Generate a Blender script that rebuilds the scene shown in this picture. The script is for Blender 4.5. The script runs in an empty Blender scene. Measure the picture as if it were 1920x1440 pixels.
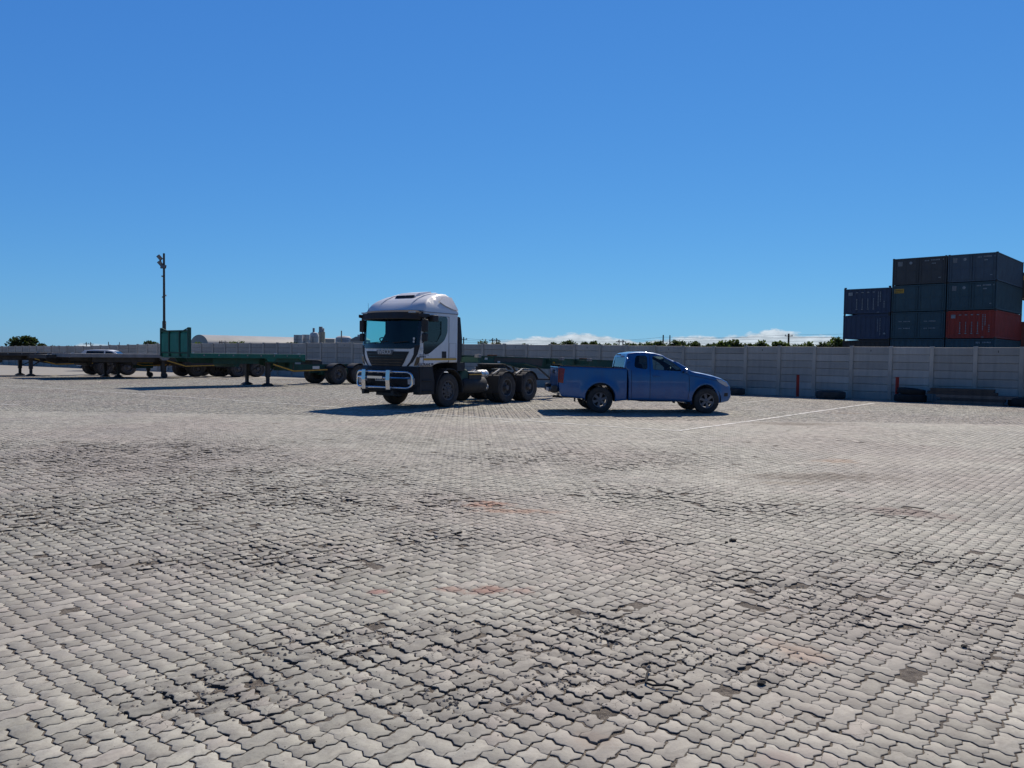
import bpy, bmesh, math, random
import numpy as np
from mathutils import Vector, Matrix
from mathutils.geometry import delaunay_2d_cdt
random.seed(7); rng = np.random.default_rng(7)
PI = math.pi; rad = math.radians
sc = bpy.context.scene; C = sc.collection

# ------------------------------------------------------------------ camera
F = 1455.0; EYE = 1.62
PITCH = math.atan(54.4 / F); ROLL = math.atan(.0134)
f_ = Vector((0, math.cos(PITCH), -math.sin(PITCH))); r0 = Vector((1, 0, 0)); u0 = Vector((0, math.sin(PITCH), math.cos(PITCH)))
R_ = r0 * math.cos(ROLL) + u0 * math.sin(ROLL); U_ = -r0 * math.sin(ROLL) + u0 * math.cos(ROLL)
cam = bpy.data.cameras.new('camera'); cam.sensor_width = 36; cam.lens = F / 1920 * 36; cam.clip_start = .1; cam.clip_end = 6000
co = bpy.data.objects.new('camera', cam); C.objects.link(co)
co.matrix_world = Matrix(((R_.x, U_.x, -f_.x, 0), (R_.y, U_.y, -f_.y, 0), (R_.z, U_.z, -f_.z, EYE), (0, 0, 0, 1)))
sc.camera = co

# ------------------------------------------------------------------ light
SUN_EL, SUN_AZ = rad(44), rad(19)            # azimuth measured from +Y towards +X
w = bpy.data.worlds.new('World'); sc.world = w; w.use_nodes = True
nt = w.node_tree; N = nt.nodes; L = nt.links; N.clear()
def nd(tree, t, **k):
    n = tree.nodes.new(t)
    for a, b in k.items():
        if a == 'i':
            for s, v in b.items(): n.inputs[s].default_value = v
        else: setattr(n, a, b)
    return n
sky = nd(nt, 'ShaderNodeTexSky', sky_type='NISHITA', sun_disc=False, sun_elevation=SUN_EL, sun_rotation=SUN_AZ,
         altitude=0, air_density=1.0, dust_density=0.0, ozone_density=3.5)
tc = nd(nt, 'ShaderNodeTexCoord'); sx = nd(nt, 'ShaderNodeSeparateXYZ'); L.new(tc.outputs['Generated'], sx.inputs[0])
def mth(tree, op, a, b=None, c=None, clamp=False):
    n = tree.nodes.new('ShaderNodeMath'); n.operation = op; n.use_clamp = clamp
    for i, v in enumerate((a, b, c)):
        if v is None: continue
        if isinstance(v, (int, float)): n.inputs[i].default_value = v
        else: tree.links.new(v, n.inputs[i])
    return n.outputs[0]
az = mth(nt, 'ARCTAN2', sx.outputs[0], sx.outputs[1]); el = mth(nt, 'ARCSINE', sx.outputs[2])
sp0 = nd(nt, 'ShaderNodeSeparateColor'); hs = nd(nt, 'ShaderNodeCombineColor'); L.new(sky.outputs[0], sp0.inputs[0])
for ch, (g_, k_) in enumerate(((.82, .236), (.69, .495), (.43, .799))):      # the camera's rendering of a clear southern sky
    L.new(mth(nt, 'MULTIPLY', mth(nt, 'POWER', mth(nt, 'MULTIPLY', sp0.outputs[ch], .1), g_), k_ * 10), hs.inputs[ch])
def mrange(tree, x, a, b, c, d):
    n = nd(tree, 'ShaderNodeMapRange', i={'From Min': a, 'From Max': b, 'To Min': c, 'To Max': d}); n.interpolation_type = 'SMOOTHSTEP'; tree.links.new(x, n.inputs[0]); return n.outputs[0]
deep = mth(nt, 'MULTIPLY', mrange(nt, el, rad(32), rad(75), 1, .5), mrange(nt, sx.outputs[1], .3, -.5, 1, .5))      # the deepest blue lies overhead and away from the sun
hs2 = nd(nt, 'ShaderNodeVectorMath', operation='SCALE'); L.new(hs.outputs[0], hs2.inputs[0]); L.new(deep, hs2.inputs['Scale']); hs = hs2
azn = mth(nt, 'MULTIPLY_ADD', az, 1 / 1.3, .5)
ramp = nd(nt, 'ShaderNodeValToRGB')
# cloud top (degrees above the horizon) against photo column
ctab = [(120, 0), (150, .42), (205, .38), (240, 0), (700, 0), (860, .15), (920, 1.0), (990, 1.35), (1040, 1.5), (1080, 1.75), (1130, 1.6), (1160, 1.3), (1200, 1.15), (1240, 1.35), (1300, 1.6),
        (1345, 1.5), (1400, 1.75), (1450, 2.1), (1500, 1.75), (1560, 1.6), (1640, .9), (1750, .5), (1900, .3)]
els = ramp.color_ramp.elements
for k, (px, v) in enumerate(ctab):
    pos = math.atan((px - 960) / F) / 1.3 + .5
    e_ = els[k] if k < 2 else els.new(pos)
    e_.position = pos; e_.color = (v / 3,) * 3 + (1,)
L.new(azn, ramp.inputs[0])
cb = nd(nt, 'ShaderNodeCombineXYZ')
L.new(mth(nt, 'MULTIPLY', az, 22), cb.inputs[0]); L.new(mth(nt, 'MULTIPLY', el, 60), cb.inputs[1])
cn = nd(nt, 'ShaderNodeTexNoise', i={'Scale': 2.2, 'Detail': 9, 'Roughness': .62}); L.new(cb.outputs[0], cn.inputs['Vector'])
eld = mth(nt, 'MULTIPLY', el, 180 / PI)
env = mth(nt, 'MULTIPLY', ramp.outputs[0], 3.0)
lump = mth(nt, 'MULTIPLY', mth(nt, 'SUBTRACT', cn.outputs[0], .5), 1.5)
dlt = mth(nt, 'SUBTRACT', mth(nt, 'ADD', env, mth(nt, 'MULTIPLY', lump, mth(nt, 'MINIMUM', mth(nt, 'MULTIPLY', env, .4), .6))), eld)
mask = mth(nt, 'MULTIPLY', dlt, 5.0, clamp=True)
mask = mth(nt, 'MULTIPLY', mask, mth(nt, 'GREATER_THAN', env, .12))
mask = mth(nt, 'MULTIPLY', mask, .78)
cc = nd(nt, 'ShaderNodeMapRange', i={'From Min': .35, 'From Max': .65, 'To Min': 5.2, 'To Max': 8.2}); L.new(cn.outputs[0], cc.inputs[0])
ccol = nd(nt, 'ShaderNodeVectorMath', operation='SCALE'); ccol.inputs[0].default_value = (.95, 1.0, 1.06); L.new(cc.outputs[0], ccol.inputs['Scale'])
mx = nd(nt, 'ShaderNodeMix', data_type='RGBA'); L.new(mask, mx.inputs['Factor']); L.new(hs.outputs[0], mx.inputs['A']); L.new(ccol.outputs[0], mx.inputs['B'])
bg = nd(nt, 'ShaderNodeBackground', i={'Strength': .1}); L.new(mx.outputs['Result'], bg.inputs[0])
wo = nd(nt, 'ShaderNodeOutputWorld'); L.new(bg.outputs[0], wo.inputs[0])
sd = bpy.data.lights.new('sun', 'SUN'); sd.energy = 4.7; sd.angle = rad(.53); sd.color = (1, .9, .76)
so = bpy.data.objects.new('sun', sd); C.objects.link(so)
sdir = Vector((math.sin(SUN_AZ) * math.cos(SUN_EL), math.cos(SUN_AZ) * math.cos(SUN_EL), math.sin(SUN_EL)))
so.rotation_euler = sdir.to_track_quat('Z', 'Y').to_euler(); so.location = (20, 60, 60)
sc.view_settings.view_transform = 'Standard'; sc.view_settings.look = 'None'; sc.view_settings.exposure = 0.0; sc.view_settings.gamma = 1
sc.cycles.max_bounces = 6; sc.cycles.transparent_max_bounces = 12; sc.cycles.use_denoising = True

# ------------------------------------------------------------------ projection helpers (photo pixel -> place in the world)
def ray(px, py): return f_ + R_ * ((px - 960) / F) + U_ * ((720 - py) / F)
def gp(px, py, z=0):
    d = ray(px, py); t = (z - EYE) / d.z; return Vector((d.x * t, d.y * t, z))
def atY(px, py, Y):
    d = ray(px, py); t = Y / d.y; return Vector((d.x * t, Y, EYE + d.z * t))

# ------------------------------------------------------------------ materials
def mat(name, col, rough=.6, metal=0., noise=.0, nscale=4., col2=None, coat=0., bump=0., bscale=30., spec=.5, objvar=0., grime=0.):
    m = bpy.data.materials.new(name); m.use_nodes = True; t = m.node_tree; t.nodes.clear()
    b = nd(t, 'ShaderNodeBsdfPrincipled', i={'Base Color': (*col, 1), 'Roughness': rough, 'Metallic': metal, 'Specular IOR Level': spec, 'Coat Weight': coat})
    b.inputs['Coat Roughness'].default_value = .06
    o = nd(t, 'ShaderNodeOutputMaterial'); t.links.new(b.outputs[0], o.inputs[0])
    tcn = nd(t, 'ShaderNodeTexCoord'); src = tcn.outputs['Object']
    cur = None
    if noise or col2:
        n = nd(t, 'ShaderNodeTexNoise', i={'Scale': nscale, 'Detail': 7, 'Roughness': .62}); t.links.new(src, n.inputs['Vector'])
        r = nd(t, 'ShaderNodeValToRGB'); r.color_ramp.elements[0].position = .32; r.color_ramp.elements[1].position = .7
        a = col; c2 = col2 or tuple(min(1, x * (1 + noise)) for x in col)
        if not col2: a = tuple(x * (1 - noise) for x in col)
        r.color_ramp.elements[0].color = (*a, 1); r.color_ramp.elements[1].color = (*c2, 1)
        t.links.new(n.outputs[0], r.inputs[0]); cur = r.outputs[0]
    if grime:        # dust settled in streaks
        n2 = nd(t, 'ShaderNodeTexNoise', i={'Scale': 1.0, 'Detail': 6, 'Roughness': .7}); mp = nd(t, 'ShaderNodeMapping', i={'Scale': (5, 5, .9)})
        t.links.new(src, mp.inputs[0]); t.links.new(mp.outputs[0], n2.inputs['Vector'])
        q = nd(t, 'ShaderNodeMapRange', i={'From Min': .42, 'From Max': .75, 'To Min': 0, 'To Max': grime}); t.links.new(n2.outputs[0], q.inputs[0])
        mm = nd(t, 'ShaderNodeMix', data_type='RGBA'); t.links.new(q.outputs[0], mm.inputs['Factor'])
        if cur: t.links.new(cur, mm.inputs['A'])
        else: mm.inputs['A'].default_value = (*col, 1)
        mm.inputs['B'].default_value = (.16, .135, .11, 1); cur = mm.outputs['Result']
        rr = nd(t, 'ShaderNodeMapRange', i={'From Min': .3, 'From Max': .75, 'To Min': rough, 'To Max': min(1, rough + .4)}); t.links.new(n2.outputs[0], rr.inputs[0]); t.links.new(rr.outputs[0], b.inputs['Roughness'])
    if objvar:
        oi = nd(t, 'ShaderNodeObjectInfo'); h = nd(t, 'ShaderNodeHueSaturation', i={'Color': (*col, 1)})
        q = nd(t, 'ShaderNodeMapRange', i={'To Min': 1 - objvar, 'To Max': 1 + objvar}); t.links.new(oi.outputs['Random'], q.inputs[0]); t.links.new(q.outputs[0], h.inputs['Value'])
        if cur: t.links.new(cur, h.inputs['Color'])
        cur = h.outputs[0]
    if cur: t.links.new(cur, b.inputs['Base Color'])
    if bump:
        n3 = nd(t, 'ShaderNodeTexNoise', i={'Scale': bscale, 'Detail': 5}); t.links.new(src, n3.inputs['Vector'])
        bp = nd(t, 'ShaderNodeBump', i={'Strength': bump, 'Distance': .02}); t.links.new(n3.outputs[0], bp.inputs['Height']); t.links.new(bp.outputs[0], b.inputs['Normal'])
    return m
def glass_mat(name, tint, gloss=.12):
    m = bpy.data.materials.new(name); m.use_nodes = True; t = m.node_tree; t.nodes.clear()
    tr = nd(t, 'ShaderNodeBsdfTransparent', i={'Color': (*tint, 1)}); gl = nd(t, 'ShaderNodeBsdfGlossy', i={'Roughness': .03, 'Color': (1, 1, 1, 1)})
    lw = nd(t, 'ShaderNodeLayerWeight', i={'Blend': .5}); fr = nd(t, 'ShaderNodeMath', operation='MULTIPLY_ADD'); fr.inputs[1].default_value = .85; fr.inputs[2].default_value = .05; t.links.new(mth(t, 'POWER', lw.outputs['Facing'], 5.0), fr.inputs[0]); mi = nd(t, 'ShaderNodeMixShader'); o = nd(t, 'ShaderNodeOutputMaterial')
    t.links.new(fr.outputs[0], mi.inputs[0]); t.links.new(tr.outputs[0], mi.inputs[1]); t.links.new(gl.outputs[0], mi.inputs[2]); t.links.new(mi.outputs[0], o.inputs[0])
    return m
def inner_dark(m, col=(.03, .03, .035)):       # painted sheet whose inner side is dark trim
    t = m.node_tree; o = [n for n in t.nodes if n.type == 'OUTPUT_MATERIAL'][0]; b = [n for n in t.nodes if n.type == 'BSDF_PRINCIPLED'][0]
    g = nd(t, 'ShaderNodeNewGeometry'); d = nd(t, 'ShaderNodeBsdfPrincipled', i={'Base Color': (*col, 1), 'Roughness': .9}); mi = nd(t, 'ShaderNodeMixShader')
    t.links.new(g.outputs['Backfacing'], mi.inputs[0]); t.links.new(b.outputs[0], mi.inputs[1]); t.links.new(d.outputs[0], mi.inputs[2]); t.links.new(mi.outputs[0], o.inputs[0])
    return m
M = {}
M['white'] = inner_dark(mat('white_paint', (.76, .775, .79), .42, coat=.35, noise=.03, nscale=2, grime=.07))
M['blue'] = inner_dark(mat('blue_paint', (.005, .115, .34), .26, metal=.25, coat=.8, noise=.05, nscale=2, grime=.14))
M['black'] = mat('black_plastic', (.022, .023, .026), .55, noise=.15, grime=.12)
M['frit'] = mat('black_gloss', (.01, .01, .012), .12, coat=.5)
M['chrome'] = mat('chrome', (.72, .73, .75), .16, 1.)
M['tyre'] = mat('tyre_rubber', (.035, .034, .034), .88, col2=(.075, .07, .065), nscale=6)
M['rim'] = mat('alloy', (.22, .22, .235), .42, .8, grime=.4)
M['steelrim'] = mat('steel_rim', (.14, .14, .145), .6, .3, grime=.5)
M['chassis'] = mat('chassis_black', (.03, .03, .032), .7, col2=(.075, .065, .055), nscale=5)
M['dgreen'] = mat('dark_green_steel', (.008, .06, .045), .6, col2=(.012, .085, .065), nscale=3, grime=.3)
M['green'] = mat('green_steel', (.0, .115, .085), .5, col2=(.004, .15, .115), nscale=3, grime=.22)
M['teal'] = mat('teal_board', (.0, .17, .125), .5, col2=(.004, .22, .165), nscale=3, grime=.15); M['rusty'] = mat('primer_brown', (.085, .07, .07), .8, col2=(.05, .065, .06), nscale=2.5, grime=.3)
M['rust'] = mat('rust', (.12, .06, .035), .9, noise=.3, nscale=12)
M['deckwood'] = mat('deck_plate', (.3, .29, .27), .8, noise=.2, nscale=3)
M['greysteel'] = mat('grey_steel', (.26, .26, .27), .6, .2, noise=.15, nscale=3, grime=.3)
M['alu'] = mat('aluminium', (.5, .51, .52), .35, .85, grime=.35)
M['amber'] = mat('yellow_tape', (.62, .34, .03), .4)
M['plate'] = mat('number_plate', (.62, .62, .6), .5)
M['red'] = mat('red_lens', (.25, .01, .012), .2, coat=.4)
M['redpaint'] = mat('red_paint', (.42, .035, .02), .6, noise=.15, nscale=8, grime=.25)
M['lens'] = mat('clear_lens', (.5, .52, .55), .12, coat=.6)
M['glasst'] = glass_mat('truck_side_glass', (.62, .78, .80)); M['glass'] = glass_mat('tinted_glass', (.45, .88, .82)); M['glassg'] = glass_mat('side_glass', (.45, .55, .56)); M['glassd'] = glass_mat('dark_glass', (.16, .19, .2))
M['seat'] = mat('seat_cloth', (.03, .032, .04), .9); M['dash'] = mat('dashboard', (.025, .025, .028), .7)
M['post'] = mat('concrete_post', (.50, .46, .40), .9, noise=.14, nscale=3, objvar=.1, bump=.25, bscale=30, grime=.3)
M['panel'] = mat('concrete_panel', (.48, .455, .41), .9, noise=.13, nscale=1.2, objvar=.08, bump=.25, bscale=25, grime=.25)
t = M['panel'].node_tree; pbs = [n for n in t.nodes if n.type == 'BSDF_PRINCIPLED'][0]; src_ = pbs.inputs['Base Color'].links[0].from_socket
tcp = nd(t, 'ShaderNodeTexCoord'); sxp = nd(t, 'ShaderNodeSeparateXYZ'); t.links.new(tcp.outputs['Object'], sxp.inputs[0]); oip = nd(t, 'ShaderNodeObjectInfo')      # every cast board has its own tone
wnp = nd(t, 'ShaderNodeTexWhiteNoise', noise_dimensions='1D'); t.links.new(mth(t, 'ADD', mth(t, 'FLOOR', mth(t, 'MULTIPLY', sxp.outputs[2], 7.0)), mth(t, 'MULTIPLY', oip.outputs['Random'], 97.0)), wnp.inputs['W'])
mrp = nd(t, 'ShaderNodeMapRange', i={'To Min': .86, 'To Max': 1.1}); t.links.new(wnp.outputs['Value'], mrp.inputs[0]); hsp = nd(t, 'ShaderNodeHueSaturation'); t.links.new(mrp.outputs[0], hsp.inputs['Value']); t.links.new(src_, hsp.inputs['Color']); t.links.new(hsp.outputs[0], pbs.inputs['Base Color'])
M['darkhole'] = mat('dark_hole', (.03, .03, .03), .9)
M['bark'] = mat('bark', (.08, .06, .045), .95)
M['whitewall'] = mat('pale_wall', (.42, .42, .4), .8, noise=.1, nscale=.2)
M['roofsheet'] = mat('roof_sheet', (.4, .4, .38), .5, noise=.12, nscale=.15)
M['silo'] = mat('silo_concrete', (.50, .51, .52), .8, noise=.15, nscale=.3)
M['silod'] = mat('plant_steel', (.22, .25, .30), .7, noise=.2, nscale=.5)
M['sand'] = mat('sandy', (.4, .36, .28), .9)
M['text_grey'] = mat('stencil_white', (.33, .34, .36), .7, noise=.3, nscale=4)
M['text_dark'] = mat('lettering_dark', (.03, .02, .03), .6)
M['rubber'] = mat('black_rubber', (.02, .02, .02), .9, noise=.3)
M['debris'] = mat('dark_grit', (.03, .028, .026), .95, noise=.4, nscale=40)
M['timber'] = mat('grey_timber', (.15, .13, .115), .9, noise=.3, nscale=5)

# ------------------------------------------------------------------ mesh helpers
class MB:
    def __init__(s): s.v = []; s.f = []
    def add(s, vs, fs):
        o = len(s.v); s.v += [tuple(v) for v in vs]; s.f += [tuple(i + o for i in f) for f in fs]; return s
    def box(s, x0, x1, y0, y1, z0, z1):
        vs = [(x, y, z) for x in (x0, x1) for y in (y0, y1) for z in (z0, z1)]
        return s.add(vs, [(0, 1, 3, 2), (4, 6, 7, 5), (0, 4, 5, 1), (2, 3, 7, 6), (0, 2, 6, 4), (1, 5, 7, 3)])
    def bar(s, a, b, w, h, up=(0, 0, 1)):
        a, b = Vector(a), Vector(b); d = (b - a).normalized(); u = Vector(up); sd_ = d.cross(u)
        if sd_.length < 1e-4: sd_ = d.cross(Vector((1, 0, 0)))
        sd_.normalize(); u = sd_.cross(d); vs = []
        for p in (a, b):
            for i, j in ((-1, -1), (1, -1), (1, 1), (-1, 1)): vs.append(p + sd_ * i * w / 2 + u * j * h / 2)
        return s.add(vs, [(0, 1, 2, 3), (7, 6, 5, 4), (0, 4, 5, 1), (1, 5, 6, 2), (2, 6, 7, 3), (3, 7, 4, 0)])
    def tube(s, pts, r, n=8, closed=False, caps=True):
        P = [Vector(p) for p in pts]; m = len(P); rr = r if isinstance(r, (list, tuple)) else [r] * m
        vs = []; prev = None
        for i, p in enumerate(P):
            if closed: d = P[(i + 1) % m] - P[i - 1]
            else: d = P[min(i + 1, m - 1)] - P[max(i - 1, 0)]
            d.normalize()
            if prev is None:
                a = d.cross(Vector((0, 0, 1)))
                if a.length < .05: a = d.cross(Vector((1, 0, 0)))
            else: a = prev - d * prev.dot(d)
            a.normalize(); prev = a; b = d.cross(a)
            for k in range(n):
                t = 2 * PI * k / n; vs.append(p + (a * math.cos(t) + b * math.sin(t)) * rr[i])
        fs = []
        for i in range(m if closed else m - 1):
            j = (i + 1) % m
            for k in range(n): fs.append((i * n + k, i * n + (k + 1) % n, j * n + (k + 1) % n, j * n + k))
        if caps and not closed: fs += [tuple(range(n))[::-1], tuple(range((m - 1) * n, m * n))]
        return s.add(vs, fs)
    def lathe(s, prof, n=32, M4=None, cap=False):           # profile (r, h) about the local Y axis
        vs = []; fs = []; m = len(prof)
        for k in range(n):
            t = 2 * PI * k / n
            for r, h in prof: vs.append(Vector((r * math.cos(t), h, r * math.sin(t))))
        for k in range(n):
            j = (k + 1) % n
            for i in range(m - 1): fs.append((k * m + i, j * m + i, j * m + i + 1, k * m + i + 1))
        if cap: fs += [tuple(k * m for k in range(n)), tuple(k * m + m - 1 for k in range(n))[::-1]]
        if M4 is not None: vs = [M4 @ v for v in vs]
        return s.add(vs, fs)
    def zlathe(s, prof, n=24, c=(0, 0, 0), cap=False):      # profile (r, z) about Z
        Mx = Matrix.Translation(c) @ Matrix.Rotation(PI / 2, 4, 'X'); return s.lathe(prof, n, Mx, cap)
    def prism(s, poly, y0, y1, axis='y'):                  # poly in (x,z) pushed from y0 to y1
        n = len(poly)
        g = (lambda a, b, y: (a, y, b)) if axis == 'y' else ((lambda a, b, y: (y, a, b)) if axis == 'x' else (lambda a, b, y: (a, b, y)))
        vs = [g(a, b, y0) for a, b in poly] + [g(a, b, y1) for a, b in poly]
        return s.add(vs, [tuple(range(n)), tuple(range(2 * n - 1, n - 1, -1))] + [(i, (i + 1) % n, n + (i + 1) % n, n + i)[::-1] for i in range(n)])
    def build(s, name, m, parent=None, bevel=0, smooth=False, loc=None, rotz=None, weld=False):
        me = bpy.data.meshes.new(name); me.from_pydata(s.v, [], s.f); me.validate()
        bm = bmesh.new(); bm.from_mesh(me)
        if weld: bmesh.ops.remove_doubles(bm, verts=bm.verts, dist=2e-4)
        bmesh.ops.recalc_face_normals(bm, faces=bm.faces); bm.to_mesh(me); bm.free()
        me.materials.append(m)
        if smooth:
            me.shade_smooth()
            try: me.set_sharp_from_angle(angle=rad(38))
            except Exception: pass
        o = bpy.data.objects.new(name, me); C.objects.link(o)
        if parent: o.parent = parent
        if loc is not None: o.location = loc
        if rotz is not None: o.rotation_euler.z = rotz
        if bevel:
            b = o.modifiers.new('bevel', 'BEVEL'); b.width = bevel; b.segments = 2; b.limit_method = 'ANGLE'; b.angle_limit = rad(50)
        return o
def thing(name, label, cat, loc=(0, 0, 0), rotz=0, group=None):
    o = bpy.data.objects.new(name, None); C.objects.link(o); o.location = loc; o.rotation_euler = (0, 0, rotz); o.empty_display_size = .2
    return tag(o, label, cat, group)
def tag(o, label, cat, group=None):
    o['label'] = label; o['category'] = cat
    if group: o['group'] = group
    return o
def struct(o): o['kind'] = 'structure'; return o
def copy_tree(o, parent=None):
    c = o.copy(); C.objects.link(c); c.parent = parent
    for ch in o.children: copy_tree(ch, c)
    return c
def text_obj(s, size, m, parent, name, Mx, extrude=.002, bold=0.0):
    cu = bpy.data.curves.new(name, 'FONT'); cu.body = s; cu.size = size; cu.extrude = extrude; cu.offset = bold; cu.align_x = 'CENTER'; cu.align_y = 'CENTER'
    tmp = bpy.data.objects.new(name, cu); C.objects.link(tmp); bpy.context.view_layer.update()
    me = bpy.data.meshes.new_from_object(tmp.evaluated_get(bpy.context.evaluated_depsgraph_get())); bpy.data.objects.remove(tmp)
    me.transform(Mx); me.materials.clear(); me.materials.append(m)
    o = bpy.data.objects.new(name, me); C.objects.link(o); o.parent = parent; return o
def pip(p, poly):
    x, y = p; c = False; n = len(poly); j = n - 1
    for i in range(n):
        if (poly[i][1] > y) != (poly[j][1] > y) and x < (poly[j][0] - poly[i][0]) * (y - poly[i][1]) / (poly[j][1] - poly[i][1]) + poly[i][0]: c = not c
        j = i
    return c
def densify(poly, d, closed=True):
    out = []; n = len(poly)
    for i in range(n if closed else n - 1):
        a = Vector(poly[i]); b = Vector(poly[(i + 1) % n]); k = max(1, int(math.ceil((b - a).length / d)))
        for t in range(k): out.append(tuple(a.lerp(b, t / k)))
    if not closed: out.append(tuple(poly[-1]))
    return out
def smoothpoly(poly, it=1, keep=()):       # corner cutting
    for _ in range(it):
        out = []; n = len(poly)
        for i in range(n):
            a = Vector(poly[i]); b = Vector(poly[(i + 1) % n]); out += [tuple(a.lerp(b, .25)), tuple(a.lerp(b, .75))]
        poly = out
    return poly
def fillet(poly, r, n=4):
    out = []; m = len(poly)
    for i in range(m):
        p = Vector(poly[i]); a = Vector(poly[i - 1]) - p; b = Vector(poly[(i + 1) % m]) - p; la, lb = a.length, b.length; q = min(r, la * .45, lb * .45)
        A_ = p + a.normalized() * q; B_ = p + b.normalized() * q
        for k in range(n + 1):
            t_ = k / n; out.append(tuple(A_ * (1 - t_) ** 2 + p * 2 * t_ * (1 - t_) + B_ * t_ ** 2))
    return out
def inset(poly, d):                        # CCW polygon, move inwards
    n = len(poly); out = []
    for i in range(n):
        p = Vector(poly[i - 1]); c = Vector(poly[i]); q = Vector(poly[(i + 1) % n])
        e1 = (c - p).normalized(); e2 = (q - c).normalized(); n1 = Vector((-e1.y, e1.x)); n2 = Vector((-e2.y, e2.x)); m = (n1 + n2)
        if m.length < .2: m = n1
        m.normalize(); k = 1 / max(.45, m.dot(n1)); out.append(tuple(c + m * d * k))
    return out
def area(poly): return sum(poly[i][0] * poly[(i + 1) % len(poly)][1] - poly[(i + 1) % len(poly)][0] * poly[i][1] for i in range(len(poly))) / 2
def cdt_fill(outer, holes, g):
    polys = [outer] + holes; vs = []; es = []
    for P in polys:
        o = len(vs); vs += [Vector(p) for p in P]; es += [(o + i, o + (i + 1) % len(P)) for i in range(len(P))]
    xs = [p[0] for p in outer]; zs = [p[1] for p in outer]
    x = min(xs) + g / 2
    while x < max(xs):
        z = min(zs) + g / 2
        while z < max(zs):
            if pip((x, z), outer) and not any(pip((x, z), h) for h in holes): vs.append(Vector((x, z)))
            z += g
        x += g
    r = delaunay_2d_cdt(vs, es, [], 0, 1e-5); V = r[0]; T = []
    for t in r[2]:
        c = sum((V[i] for i in t), Vector((0, 0))) / len(t)
        if pip(c, outer) and not any(pip(c, h) for h in holes): T.append(tuple(t))
    return [tuple(v) for v in V], T
def shell(name, m, parent, outline, holes, wf, warp, skip, r=.05, nS=14, g=.14):
    if area(outline) < 0: outline = outline[::-1]
    mb = MB(); K = 4; n = len(outline); rings = []
    for k in range(K + 1):
        th = PI / 2 * k / K; ring = inset(outline, r * (1 - math.cos(th))) if k else outline
        rings.append((ring, -r + r * math.sin(th)))
    V, T = cdt_fill(rings[-1][0], holes, g)
    for sgn in (1, -1):
        vs = []
        for ring, off in rings:
            for (x, z) in ring: vs.append(warp(x, sgn * (wf(x, z) + off), z))
        fs = []
        for k in range(K):
            for i in range(n):
                j = (i + 1) % n; fs.append((k * n + i, k * n + j, (k + 1) * n + j, (k + 1) * n + i))
        mb.add(vs, fs); mb.add([warp(x, sgn * wf(x, z), z) for x, z in V], T)
    vs = []; fs = []
    for (x, z) in outline:
        for j in range(nS + 1): vs.append(warp(x, (2 * j / nS - 1) * (wf(x, z) - r), z))
    for i in range(n):
        ii = (i + 1) % n
        for j in range(nS):
            xm = (outline[i][0] + outline[ii][0]) / 2; zm = (outline[i][1] + outline[ii][1]) / 2
            if skip(xm, zm, (2 * (j + .5) / nS - 1)): continue
            fs.append((i * (nS + 1) + j, i * (nS + 1) + j + 1, ii * (nS + 1) + j + 1, ii * (nS + 1) + j))
    mb.add(vs, fs)
    o = mb.build(name, m, parent, smooth=True, weld=True)
    return o
def side_patch(mb, poly, sgn, wf, warp, off, g=.2, th=0):
    V, T = cdt_fill(densify(poly, .15), [], g)
    mb.add([warp(x, sgn * (wf(x, z) + off), z) for x, z in V], T)
    return mb
def circ(cx, cz, r, n=24, a0=0, a1=2 * PI): return [(cx + r * math.cos(a0 + (a1 - a0) * k / n), cz + r * math.sin(a0 + (a1 - a0) * k / n)) for k in range(n + 1)]

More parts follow.
